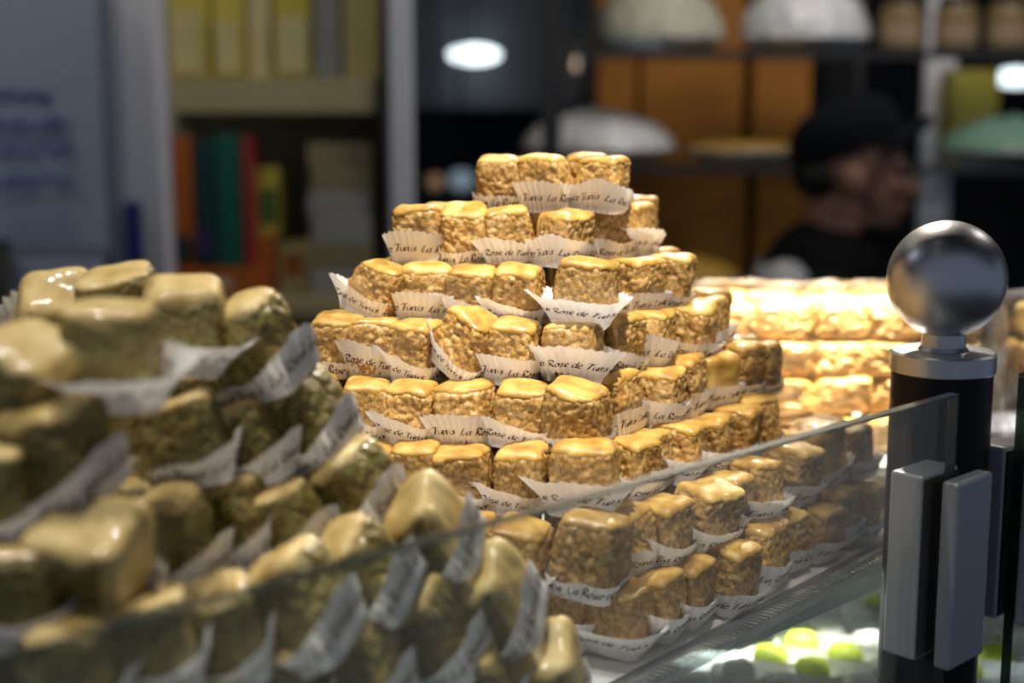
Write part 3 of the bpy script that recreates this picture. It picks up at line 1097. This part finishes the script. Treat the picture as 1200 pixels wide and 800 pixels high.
# =================================================================== sweets on the lower deck
M_GREEN = mat('pistachio_sweet', (0.30, 0.42, 0.03), 0.5, var=[(0.52, 0.60, 0.06)], scale=120, bump=0.4, bscale=500)
M_PALE = mat('sugared_sweet', (0.62, 0.66, 0.70), 0.6, var=[(0.75, 0.75, 0.74)], scale=120, bump=0.4, bscale=500)
bv, bf = rounded_box((0.0115, 0.0115, 0.009), 8, 2.6, lambda w, n: noise.noise(w * 300) * 0.0008, 0.0095)
SW = mesh('sweet', bv, bf)
SWG, SWP = SW.copy(), SW.copy()
SWG.materials.append(M_GREEN)
SWP.materials.append(M_PALE)
dr = random.Random(11)
for i in range(20):
    for j in range(6):
        s = -0.12 + i * 0.036
        n = 0.035 + j * 0.036
        p = gl(s + dr.uniform(-.002, .002), n + dr.uniform(-.002, .002), -0.3845)
        x = pxof(p)
        if x < 780 or x > 1330:
            continue
        green = ((i // 2 + j // 2) % 2 == 0)
        root = empty('pistachio_sweet' if green else 'sugared_sweet', p)
        tag(root, 'round green pistachio sweet in white cup on the lower deck' if green else 'pale sugared sweet in white cup on the lower deck',
            'sweet', 'green sweets on the lower deck' if green else 'sugared sweets on the lower deck')
        ob('sweet_ball', SWG if green else SWP, None, root)
        ob('paper_cup', CUPM[7], None, root)

# =================================================================== background: board on the left
M_BOARD = mat('whiteboard', (0.36, 0.41, 0.52), 0.4, var=[(0.40, 0.45, 0.56)], scale=2)
M_BLUE = mat('blue_marker', (0.10, 0.13, 0.38), 0.6)
M_RED = mat('red_marker', (0.40, 0.05, 0.05), 0.6)
M_GREYF = mat('grey_frame', (0.18, 0.20, 0.26), 0.5)
wb = empty('whiteboard', (W(60, 200, 2.2).x, W(60, 200, 2.2).y, 0))
tag(wb, 'tall bluish whiteboard with lines of blue handwriting beside the white post', 'whiteboard')
inv = Matrix.Translation(-wb.location)


def child(o, root, inv):
    o.parent, o.matrix_parent_inverse = root, inv
    return o


child(px_box(MB(), -160, -60, 126, 292, 2.2, 0.02).build('panel', M_BOARD), wb, inv)
child(px_box(MB(), 126, -60, 137, 600, 2.195, 0.03).build('frame_side', M_GREYF), wb, inv)
child(px_box(MB(), -160, 292, 126, 302, 2.195, 0.03).build('frame_rail', M_GREYF), wb, inv)
child(px_box(MB(), -160, 302, 126, 640, 2.205, 0.02).build('lower_panel', mat('board_lower', (0.42, 0.46, 0.60), 0.4)), wb, inv)
for s_ in (-120, 110):
    a = W(s_, 200, 2.205)
    child(MB().box((a.x, a.y + 0.02, 0.47), (0.04, 0.03, 0.94)).build('leg', M_GREYF), wb, inv)
hr = random.Random(5)
LINES = [(44, 110, 42), (-8, 92, 76), (-10, 62, 112), (-10, 62, 146), (58, 82, 142), (-10, 42, 182), (56, 88, 176), (-10, 88, 214)]
for (x0, x1, y) in LINES:
    pts, x = [], x0
    while x < x1:
        pts.append(W(x, y + hr.uniform(-7, 7), 2.198))
        x += hr.uniform(3, 6)
    child(MB().tube(pts, 0.0045, 5).build('handwriting', M_BLUE), wb, inv)
child(MB().lathe([(0, 0), (0.017, 0.0005), (0.017, 0.003), (0, 0.0035)], W(28, 48, 2.197), 16, Matrix.Rotation(R(90), 3, 'X')).build('red_mark', M_RED), wb, inv)
a = W(2, 305, 2.15)
hb = MB().tube([W(3, 282, 2.15), W(3, 420, 2.15), W(3, 640, 2.15), Vector((a.x, a.y, 0.002))], 0.012, 10).build('dark_pole', M_BLACK, None, True)
tag(hb, 'thin dark pole standing in front of the whiteboard', 'pole')
bs = empty('blue_brush', tuple(W(155, 340, 2.2)))
tag(bs, 'dark blue long-handled brush leaning on the white post', 'brush')
inv = Matrix.Translation(-bs.location)
M_NAVY = mat('navy_plastic', (0.012, 0.020, 0.16), 0.45)
b0 = W(155, 236, 2.2)
child(MB().box((b0.x, b0.y, b0.z - 0.10), (0.026, 0.02, 0.20), bevel=0.006).build('grip', M_NAVY), bs, inv)
child(MB().limb((b0.x, b0.y, b0.z - 0.19), (b0.x, b0.y - 0.02, 0.12), 0.009, 0.009, 12).build('handle', M_NAVY), bs, inv)
child(MB().box((b0.x, b0.y - 0.02, 0.062), (0.22, 0.05, 0.12), bevel=0.01).build('bristle_head', M_NAVY), bs, inv)

# =================================================================== background: left shelves with packets
M_SHELFW = mat('shelf_board', (0.42, 0.36, 0.20), 0.6)
M_YEL = mat('yellow_carton', (0.50, 0.42, 0.05), 0.5, var=[(0.62, 0.52, 0.10)], scale=9)
M_YEL2 = mat('cream_carton', (0.55, 0.48, 0.22), 0.5, var=[(0.62, 0.56, 0.30)], scale=9)
M_ORG = mat('orange_carton', (0.42, 0.11, 0.012), 0.5)
M_TEAL = mat('teal_carton', (0.006, 0.11, 0.085), 0.5)
M_DTEAL = mat('dark_teal_carton', (0.008, 0.045, 0.055), 0.5)
M_REDC = mat('red_carton', (0.30, 0.035, 0.03), 0.5)
M_PURP = mat('purple_carton', (0.045, 0.03, 0.12), 0.5)
M_GRN = mat('green_carton', (0.06, 0.14, 0.03), 0.5)
M_GRY = mat('grey_packet', (0.30, 0.30, 0.30), 0.5, var=[(0.36, 0.36, 0.35)], scale=10)
M_TAN = mat('tan_packet', (0.24, 0.20, 0.11), 0.5, var=[(0.30, 0.26, 0.15)], scale=10)
M_WLAB = mat('white_label', (0.62, 0.58, 0.52), 0.5)
ls = empty('shelf_unit', (W(310, 200, 2.7).x, W(310, 200, 2.7).y + 0.2, 0))
tag(ls, 'cream shelf unit full of colourful packets between two white posts', 'shelf unit')
inv = Matrix.Translation(-ls.location)
a, b = W(150, 200, 3.0), W(452, 200, 3.0)
child(MB().box(((a.x + b.x) / 2, a.y + 0.01, 1.2), (b.x - a.x, 0.02, 2.4)).build('back_panel', M_SHELFW), ls, inv)
c_ = W(442, 200, 2.7)
child(MB().box((c_.x + 0.02, c_.y + 0.16, 1.2), (0.02, 0.30, 2.4)).build('side_panel', mat('dark_side', (0.03, 0.028, 0.025), 0.6)), ls, inv)
for (yt, yb) in ((92, 132), (352, 372), (520, 540), (760, 780)):
    child(px_box(MB(), 165, yt, 440, yb, 2.7, 0.29, 0.002).build('shelf_board', M_SHELFW), ls, inv)
child(px_box(MB(), 402, -120, 441, 92, 2.72, 0.02, 0.002).build('cream_end_panel', M_CREAM), ls, inv)


def snap(y, ys, ds, d):
    """row at distance d level with the board top seen at row ys, distance ds"""
    zr = W(600, ys, ds).z + 0.0005 - H
    return 400 - (zr / d + SP) * F / CP


def carton(x0, y0, x1, y1, m, label, group=None, d=2.74, name='carton', lab=None, thick=0.10):
    if y1 in (92, 352):
        y1 = snap(y1, y1, 2.7, d)
    elif y1 in (192, 420):
        y1 = snap(y1, y1 + 1, 3.48, d)
    a, b = W(x0, y1, d), W(x1, y0, d)
    root = empty(name, ((a.x + b.x) / 2, a.y + thick / 2, a.z))
    tag(root, label, 'box', group)
    i_ = Matrix.Translation(-root.location)
    child(px_box(MB(), x0, y0, x1, y1, d, thick, 0.003).build('box_body', m), root, i_)
    if lab:
        lx0, ly0, lx1, ly1, lm = lab
        child(px_box(MB(), x0 + lx0 * (x1 - x0), y0 + ly0 * (y1 - y0), x0 + lx1 * (x1 - x0), y0 + ly1 * (y1 - y0), d - 0.001, 0.002).build('printed_label', lm), root, i_)
    return root


g1 = 'yellow cartons on the upper shelf'
carton(196, -40, 244, 92, M_YEL, 'wide yellow carton with a cream label beside the white post', g1, lab=(.15, .4, .85, .95, M_YEL2))
carton(248, -40, 286, 92, M_YEL, 'yellow carton with a short label next to the narrow cream carton', g1, lab=(.15, .5, .85, .95, M_YEL2))
carton(290, -40, 316, 92, M_YEL2, 'narrow cream carton among the yellow cartons on upper shelf', g1)
carton(320, -40, 364, 92, M_YEL, 'yellow carton with a tall cream label on the upper shelf', g1, lab=(.1, .45, .9, .95, M_YEL2))
carton(368, -20, 399, 92, M_GRY, 'grey packet next to the yellow cartons on the upper shelf', None)
# lower shelf: things stand on the board at row 352
carton(195, 315, 297, 352, M_ORG, 'wide bright orange box with a pale label below the coloured cartons', None, lab=(.3, .35, .75, .65, M_WLAB))
carton(195, 160, 226, 314, M_ORG, 'tall orange carton standing on the wide orange box', None, lab=(.1, .75, .9, .95, M_DTEAL))
carton(228, 165, 252, 314, M_DTEAL, 'tall dark teal carton beside the orange one', None, lab=(.1, .7, .9, .9, M_PURP))
carton(254, 158, 282, 314, M_TEAL, 'tall bright teal carton beside the dark teal one', None, lab=(.15, .3, .85, .45, M_GRN))
carton(284, 160, 297, 314, M_REDC, 'slim red carton beside the bright teal one', None)
carton(299, 280, 322, 352, M_ORG, 'small orange packet beside the wide orange box', None, d=2.78)
carton(299, 196, 328, 278, M_YEL, 'small yellow carton stacked on the small orange packet', None, lab=(.2, .3, .9, .8, M_GRN), d=2.78)
carton(326, 285, 362, 352, M_YEL2, 'small cream and orange carton near the grey packets', None, lab=(.2, .2, .8, .7, M_ORG), d=2.80)
for i, (y0, y1, m, nm) in enumerate(((318, 352, M_GRY, 'lowest grey'), (286, 317, M_TAN, 'lower tan'), (254, 285, M_GRY, 'middle grey'),
                                     (226, 253, M_GRY, 'upper grey'), (196, 225, M_TAN, 'upper tan'), (168, 195, M_TAN, 'topmost tan'))):
    carton(364 - (i % 2) * 4, y0, 436, y1, m, '%s packet in the flat stack at the end of the shelf' % nm, 'flat packets stacked on the shelf', name='flat_packet', thick=0.16)

# =================================================================== background: right shelves
M_DARKP = mat('dark_shelf_post', (0.02, 0.022, 0.026), 0.5)
M_CARD = mat('brown_cardboard', (0.33, 0.125, 0.006), 0.6, var=[(0.40, 0.16, 0.010)], scale=8)
M_SILV = mat('sugar_dusting', (0.58, 0.60, 0.64), 0.32, var=[(0.80, 0.81, 0.82)], scale=45, bump=0.6, bscale=90)
M_OLIVE = mat('pale_green_sweets', (0.34, 0.34, 0.22), 0.45, var=[(0.60, 0.60, 0.52)], scale=45, bump=0.6, bscale=90)
M_MINT = mat('mint_sweets', (0.12, 0.26, 0.19), 0.6, var=[(0.20, 0.36, 0.28)], scale=45, bump=0.5, bscale=90)
M_GOLD = mat('golden_sweets', (0.36, 0.20, 0.02), 0.5, var=[(0.5, 0.32, 0.06)], scale=50, bump=0.5, bscale=90)
M_RIM = mat('steel_bowl', (0.62, 0.64, 0.68), 0.3, 0.7)
rs = empty('glass_shelving', (W(900, 200, 3.0).x, W(900, 200, 3.0).y + 0.15, 0))
tag(rs, 'glass shelving with dark uprights holding bowls of sweets and jars', 'shelf unit')
inv = Matrix.Translation(-rs.location)
DS = 3.0
for yt in (62, 196, 352):
    a, b = W(604 if yt > 100 else 690, yt, DS), W(1290, yt, DS)
    child(MB().box(((a.x + b.x) / 2, a.y + 0.16, a.z - 0.004), (b.x - a.x, 0.34, 0.008)).build('glass_shelf', M_SHELFGLASS), rs, inv)
    child(MB().box(((a.x + b.x) / 2, a.y - 0.016, a.z - 0.004), (b.x - a.x, 0.012, 0.016)).build('shelf_edge', M_DARKP), rs, inv)
for x0, x1 in ((634, 656), (1284, 1300)):
    a, b = W(x0, 200, DS), W(x1, 200, DS)
    child(MB().box(((a.x + b.x) / 2, a.y - 0.045, 1.25), (b.x - a.x, 0.03, 2.5)).build('upright', M_DARKP), rs, inv)
a, b = W(1078, 200, DS + .52), W(1112, 200, DS + .52)
child(MB().box(((a.x + b.x) / 2, a.y, 1.25), (b.x - a.x, 0.03, 2.5)).build('pale_upright', M_WHITE), rs, inv)


def heap(px, py, wpx, hpx, m, label, d=3.12, name='sweets_bowl', group=None, dome=0.75):
    """bowl with a heap of small sweets; py is the row of its foot"""
    p = W(px, py, d)
    p.z = W(px, 62 if py < 100 else (196 if py < 300 else 352), DS).z + 0.0005
    r = wpx / 2 / F * d
    h = hpx / F * d
    root = empty(name, p)
    tag(root, label, 'bowl of sweets', group)
    MB().lathe([(0, 0.0), (r * 0.7, 0.0), (r, 0.03), (r * 1.03, 0.034), (r * 0.98, 0.036), (r * 0.68, 0.006), (0, 0.006)], seg=40).build('bowl', M_RIM, root, True)
    prof = [(r * 0.97 * math.cos(t * PI / 2) ** dome, 0.03 + (h - 0.03) * math.sin(t * PI / 2)) for t in [i / 14 for i in range(15)]]
    bm = MB().lathe(prof[:-1] + [(0, h)], seg=56)
    hr_ = random.Random(px)
    for v in bm.bm.verts:
        k = noise.noise(v.co * 60) * 0.012
        v.co += Vector((v.co.x, v.co.y, v.co.z * 0.6)).normalized() * k
    bm.build('heaped_sweets', m, root, True)
    return root


heap(770, 61, 158, 78, M_OLIVE, 'heap of pale green-white sweets in a steel bowl on the upper glass shelf')
heap(942, 61, 150, 80, M_SILV, 'heap of silvery white sweets in a steel bowl on the upper glass shelf')
heap(700, 195, 184, 62, M_SILV, 'broad heap of white sweets on the lower glass shelf behind the pyramid', d=3.2, dome=1.3)
heap(870, 195, 130, 26, M_GOLD, 'shallow bowl of golden sweets on the lower glass shelf', dome=0.6)
heap(1185, 205, 170, 56, M_MINT, 'heap of mint green sweets on the lower glass shelf', dome=1.3)
heap(810, 351, 110, 40, M_GOLD, 'low heap of golden sweets on the lowest glass shelf', dome=1.0)


def jar(px, label):
    p = W(px, 61, 3.1)
    p.z = W(px, 62, DS).z + 0.0005
    root = empty('glass_jar', p)
    tag(root, label, 'jar', 'jars on the upper glass shelf')
    r = 25 / F * 3.1
    MB().lathe([(0, 0), (r, 0), (r, 0.09), (r * 0.9, 0.10), (r * 0.8, 0.105), (0, 0.105)], seg=28).build('jar_body', M_TANJ, root, True)
    MB().lathe([(r * 1.004, 0.02), (r * 1.012, 0.022), (r * 1.012, 0.062), (r * 1.004, 0.064)], seg=28).build('paper_label', mat('tan_label', (0.30, 0.22, 0.13), 0.6), root, True)
    MB().lathe([(0, 0.105), (r * 0.86, 0.105), (r * 0.86, 0.125), (0, 0.126)], seg=28).build('lid', M_DARKP, root, True)


M_TANJ = mat('brown_nut_jar', (0.16, 0.10, 0.035), 0.3, var=[(0.26, 0.19, 0.09)], scale=60)
jar(1055, 'brown jar with a pale label, first of the row on the upper shelf')
jar(1119, 'brown jar with a pale label in the middle of the row on the upper shelf')
jar(1180, 'brown jar with a pale label beside the shelf end on the upper shelf')
carton(1114, 82, 1170, snap(195, 195, DS, 3.34), M_YEL, 'upright yellow carton behind the mint green sweets', None, d=3.34)

gcb = 'cardboard boxes behind the glass shelving'
CB = [(700, -60, 746, 192, 'narrow amber-brown cardboard box behind the glass shelving'),
      (752, -60, 872, 192, 'broad amber-brown cardboard box behind the upper bowls'),
      (884, -60, 952, 192, 'amber-brown cardboard box beside the broad one'),
      (706, 200, 872, 420, 'broad brown cardboard box behind the lower shelf'),
      (884, 200, 985, 420, 'brown cardboard box behind the shop worker')]
bsh = empty('storage_rack', (W(840, 200, 3.5).x, W(840, 200, 3.5).y + 0.15, 0))
tag(bsh, 'dark rack carrying brown cardboard boxes behind the glass shelving', 'rack')
inv = Matrix.Translation(-bsh.location)
for yt in (193, 421, 760):
    child(px_box(MB(), 690, yt, 1000, yt + 6, 3.48, 0.34).build('rack_shelf', M_DARKP), bsh, inv)
for x0, x1 in ((684, 694), (998, 1008)):
    a, b = W(x0, 200, 3.48), W(x1, 200, 3.48)
    child(MB().box(((a.x + b.x) / 2, a.y + 0.17, 1.2), (b.x - a.x, 0.34, 2.4)).build('rack_side', M_DARKP), bsh, inv)
for (x0, y0, x1, y1, lb) in CB:
    o = carton(x0, y0, x1, y1, M_CARD, lb, gcb, d=3.5, name='cardboard_box', thick=0.28)
    a, b = W((x0 + x1) / 2 - 6, y1, 3.5), W((x0 + x1) / 2 + 6, y0, 3.5)

# far hall: dim panels, lamps
M_FAR = mat('far_grey_panel', (0.10, 0.11, 0.13), 0.6)
tag(px_box(MB(), 470, -30, 720, 128, 7.0, 0.05, 0.01).build('hanging_sign_panel', M_FAR), 'dim grey panel hanging across the far hall', 'panel')


def lamp(px, py, wpx, hpx, d, col, s, label, name='ceiling_lamp'):
    p = W(px, py, d)
    root = empty(name, p)
    tag(root, label, 'lamp', 'lamps in the far hall')
    r, h = wpx / 2 / F * d, hpx / 2 / F * d
    prof = [(r * math.cos(t * PI / 12), h * math.sin(t * PI / 12)) for t in range(-6, 7)]
    prof[0], prof[-1] = (0, -h), (0, h)
    MB().lathe(prof, seg=32).build('glowing_shade', mat('lamp_glow_%d' % px, col, 0.5, emit=col, emit_s=s), root, True)
    MB().tube([(0, 0, h), (0, 0, max(0.05, 2.8 - p.z))], 0.006, 6).build('cord', M_BLACK, root)
    return root


lamp(556, 64, 60, 20, 6.8, (0.85, 0.97, 1.0), 1.8, 'bright white round pendant lamp in the far hall')
lamp(686, 75, 28, 20, 6.9, (1.0, 0.75, 0.5), 0.5, 'small dim warm pendant lamp in the far hall')
lamp(541, 211, 30, 24, 6.0, (0.6, 0.8, 0.95), 0.12, 'low pale blue lamp beside a warm one in the far hall')
lamp(510, 213, 18, 18, 6.0, (1.0, 0.6, 0.3), 0.08, 'low small orange lamp in the far hall')
lamp(1190, 91, 50, 22, 3.5, (0.8, 0.95, 1.0), 1.2, 'flat white lamp behind the jars by the shelving')

# =================================================================== shop worker
M_SKIN = mat('skin', (0.24, 0.115, 0.070), 0.5, var=[(0.28, 0.135, 0.085)], scale=12, sss=0.05)
M_JACKET = mat('black_jacket', (0.0025, 0.003, 0.004), 0.9, spec=0.12, bump=0.3, bscale=60)
M_CAP = mat('dark_cap', (0.003, 0.0042, 0.008), 0.9, spec=0.15, bump=0.2, bscale=300)
M_HAIR = mat('dark_hair', (0.008, 0.006, 0.005), 0.6)
M_GREYV = mat('grey_shoulder_panel', (0.36, 0.38, 0.41), 0.7)
M_EYE = mat('eye', (0.10, 0.09, 0.08), 0.2)


def remesh(mb, name, voxel, smooth=6):
    me = mb.me(name)
    o = bpy.data.objects.new('tmp', me)
    COL.objects.link(o)
    r = o.modifiers.new('r', 'REMESH')
    r.mode = 'VOXEL'
    r.voxel_size = voxel
    s = o.modifiers.new('s', 'SMOOTH')
    s.iterations = smooth
    s.factor = 0.5
    dg = bpy.context.evaluated_depsgraph_get()
    ev = o.evaluated_get(dg)
    out = bpy.data.meshes.new_from_object(ev)
    out.name = name
    for p in out.polygons:
        p.use_smooth = True
    bpy.data.objects.remove(o)
    return out


hd = W(1002, 203, 2.6)                       # middle of the head
man = empty('person', (hd.x - 0.03, hd.y, 0.0))
tag(man, 'shop worker in a dark cap and black jacket standing in profile behind the counter', 'person')
man.rotation_euler.z = R(-8)
hz = hd.z                                    # head centre height (faces local +x)
b = MB()
hx = 0.03
b.ellipsoid((hx - 0.012, 0, hz + 0.025), (0.098, 0.076, 0.092))                # skull
b.ellipsoid((hx + 0.030, 0, hz - 0.035), (0.060, 0.060, 0.080))                # face
b.ellipsoid((hx + 0.052, 0, hz - 0.092), (0.030, 0.032, 0.024))                # chin
b.ellipsoid((hx + 0.025, 0, hz - 0.080), (0.055, 0.052, 0.032))                # jaw
b.ellipsoid((hx + 0.076, 0, hz + 0.018), (0.018, 0.050, 0.014))                # brow
b.limb((hx + 0.084, 0, hz + 0.006), (hx + 0.108, 0, hz - 0.030), 0.009, 0.013)   # nose
b.ellipsoid((hx + 0.097, 0, hz - 0.034), (0.014, 0.018, 0.010))
b.ellipsoid((hx + 0.086, 0, hz - 0.058), (0.012, 0.024, 0.007))                # lips
b.ellipsoid((hx + 0.084, 0, hz - 0.069), (0.012, 0.022, 0.008))
for sg in (-1, 1):
    b.ellipsoid((hx - 0.010, sg * 0.077, hz - 0.012), (0.020, 0.010, 0.032), Matrix.Rotation(R(-12), 3, 'Y'))   # ear
    b.ellipsoid((hx + 0.070, sg * 0.034, hz - 0.022), (0.024, 0.022, 0.018))   # cheek
b.limb((hx - 0.022, 0, hz - 0.05), (-0.022, 0, hz - 0.185), 0.058, 0.062)        # neck
sh = hz - 0.235
b.limb((-0.02, 0, sh), (-0.01, 0, sh - 0.38), 0.105, 0.10)
b.limb((-0.02, -0.14, sh - 0.01), (-0.02, 0.14, sh - 0.01), 0.060, 0.060)
b.limb((-0.01, -0.06, sh - 0.42), (-0.01, 0.06, sh - 0.42), 0.10, 0.10)
for sg in (-1, 1):
    el, wr_ = (-0.03, sg * 0.215, sh - 0.28), (0.17, sg * 0.20, sh - 0.36)
    b.limb((-0.02, sg * 0.175, sh - 0.02), el, 0.052, 0.040)
    b.limb(el, wr_, 0.040, 0.027)
    b.ellipsoid((0.205, sg * 0.198, sh - 0.372), (0.040, 0.017, 0.032), Matrix.Rotation(R(18), 3, 'Y'))           # palm
    for q in range(4):
        z_ = sh - 0.352 - q * 0.015
        ln = (0.040, 0.046, 0.043, 0.034)[q]
        b.limb((0.236, sg * 0.198, z_), (0.236 + ln * 0.6, sg * 0.192, z_ - 0.012), 0.0085, 0.008, 10)
        b.limb((0.236 + ln * 0.6, sg * 0.192, z_ - 0.012), (0.236 + ln * 0.9, sg * 0.182, z_ - 0.032), 0.008, 0.007, 10)
    b.limb((0.196, sg * 0.186, sh - 0.352), (0.232, sg * 0.165, sh - 0.345), 0.010, 0.008, 10)                    # thumb
    hip, kn, an = (-0.01, sg * 0.085, sh - 0.46), (0.015, sg * 0.095, 0.41), (-0.02, sg * 0.10, 0.075)
    b.limb(hip, kn, 0.088, 0.058)
    b.limb(kn, an, 0.055, 0.038)
    b.limb((-0.045, sg * 0.10, 0.040), (0.13, sg * 0.115, 0.030), 0.037, 0.028)
body = ob('body', remesh(b, 'body', 0.0065, 3), M_SKIN, man)
# jacket and trousers
j = MB()
j.limb((-0.02, 0, sh + 0.035), (-0.01, 0, sh - 0.44), 0.122, 0.122)
j.limb((-0.02, -0.145, sh - 0.005), (-0.02, 0.145, sh - 0.005), 0.075, 0.075)
j.limb((-0.015, -0.05, sh - 0.40), (-0.015, 0.05, sh - 0.40), 0.122, 0.122)
j.limb((-0.028, 0, sh + 0.02), (-0.010, 0, sh + 0.085), 0.085, 0.074)             # stand-up collar
for sg in (-1, 1):
    el, wr_ = (-0.03, sg * 0.215, sh - 0.28), (0.155, sg * 0.20, sh - 0.355)
    j.limb((-0.02, sg * 0.175, sh - 0.02), el, 0.068, 0.056)
    j.limb(el, wr_, 0.056, 0.042)
ob('jacket', remesh(j, 'jacket', 0.008, 4), M_JACKET, man)
t = MB()
t.limb((-0.01, -0.05, sh - 0.44), (-0.01, 0.05, sh - 0.44), 0.112, 0.112)
for sg in (-1, 1):
    t.limb((-0.01, sg * 0.085, sh - 0.46), (0.015, sg * 0.095, 0.41), 0.100, 0.072)
    t.limb((0.015, sg * 0.095, 0.41), (-0.02, sg * 0.10, 0.13), 0.070, 0.056)
ob('trousers', remesh(t, 'trousers', 0.009, 3), M_JACKET, man)
for sg in (-1, 1):
    s_ = MB()
    s_.limb((-0.048, sg * 0.10, 0.046), (0.135, sg * 0.115, 0.036), 0.045, 0.035)
    me_ = remesh(s_, 'shoe', 0.008, 2)
    for v in me_.vertices:
        v.co.z = max(v.co.z, 0.001)
    ob('shoe', me_, M_BLACK, man)
# grey yoke over the back of the shoulders
y_ = MB()
for sg in (-1, 1):
    y_.ellipsoid((-0.095, sg * 0.095, sh + 0.005), (0.058, 0.090, 0.080))
y_.ellipsoid((-0.105, 0.0, sh + 0.01), (0.050, 0.10, 0.075))
ob('shoulder_panel', remesh(y_, 'shoulder_panel', 0.008, 4), M_GREYV, man)
# cap: crown, brim, button
cr = MB()
prof = [(0.104, 0.0), (0.106, 0.018), (0.102, 0.045), (0.086, 0.072), (0.055, 0.090), (0.02, 0.096), (0, 0.097)]
cr.lathe(prof, (0, 0, 0), 36)
for v in cr.bm.verts:
    v.co.y *= 0.80
    v.co.z += 0.16 * v.co.x * 0.5
capm = Matrix.Translation((hx - 0.014, 0, hz + 0.040)) @ Matrix.Rotation(R(-15), 4, 'Y')
crown = cr.build('cap', M_CAP, man, True, capm)
bm_ = MB()
n_ = 15
top, bot = [], []
for i in range(n_):
    a_ = R(-62 + 124 * i / (n_ - 1))
    for k, rr in enumerate((0.098, 0.128, 0.158)):
        x_ = rr * math.cos(a_) * (1.0 if k else 1.0)
        yy = (0.098 + (rr - 0.098) * 0.25) * math.sin(a_) * 0.82
        zz = 0.016 - (yy * yy) * 4.5 + (rr - 0.098) * 0.10
        top.append(bm_.bm.verts.new((x_, yy, zz + 0.006)))
        bot.append(bm_.bm.verts.new((x_, yy, zz - 0.006)))
for i in range(n_ - 1):
    for k in range(2):
        q = i * 3 + k
        bm_.bm.faces.new((top[q], top[q + 1], top[q + 4], top[q + 3]))
        bm_.bm.faces.new((bot[q], bot[q + 3], bot[q + 4], bot[q + 1]))
    q = i * 3 + 2
    bm_.bm.faces.new((top[q], bot[q], bot[q + 3], top[q + 3]))
bm_.build('brim', M_CAP, crown, True)
MB().ellipsoid((0, 0, 0.098), (0.008, 0.008, 0.005)).build('button', M_CAP, crown, True)
# hair at the nape and sides, beard, brows, eyes
h_ = MB()
h_.ellipsoid((hx - 0.056, 0, hz - 0.002), (0.060, 0.070, 0.050))
ob('hair', remesh(h_, 'hair', 0.006, 2), M_HAIR, man)
bd = MB()
bd.ellipsoid((hx + 0.036, 0, hz - 0.094), (0.050, 0.050, 0.022))
bd.ellipsoid((hx + 0.060, 0, hz - 0.098), (0.028, 0.034, 0.022))
bd.ellipsoid((hx + 0.091, 0, hz - 0.050), (0.008, 0.024, 0.004))
ob('beard', remesh(bd, 'beard', 0.005, 2), M_HAIR, man)
for sg in (-1, 1):
    MB().ellipsoid((hx + 0.082, sg * 0.032, hz - 0.002), (0.010, 0.014, 0.010)).build('eye', M_EYE, man, True)
    MB().ellipsoid((hx + 0.090, sg * 0.032, hz + 0.024), (0.007, 0.022, 0.0045)).build('eyebrow', M_HAIR, man, True)
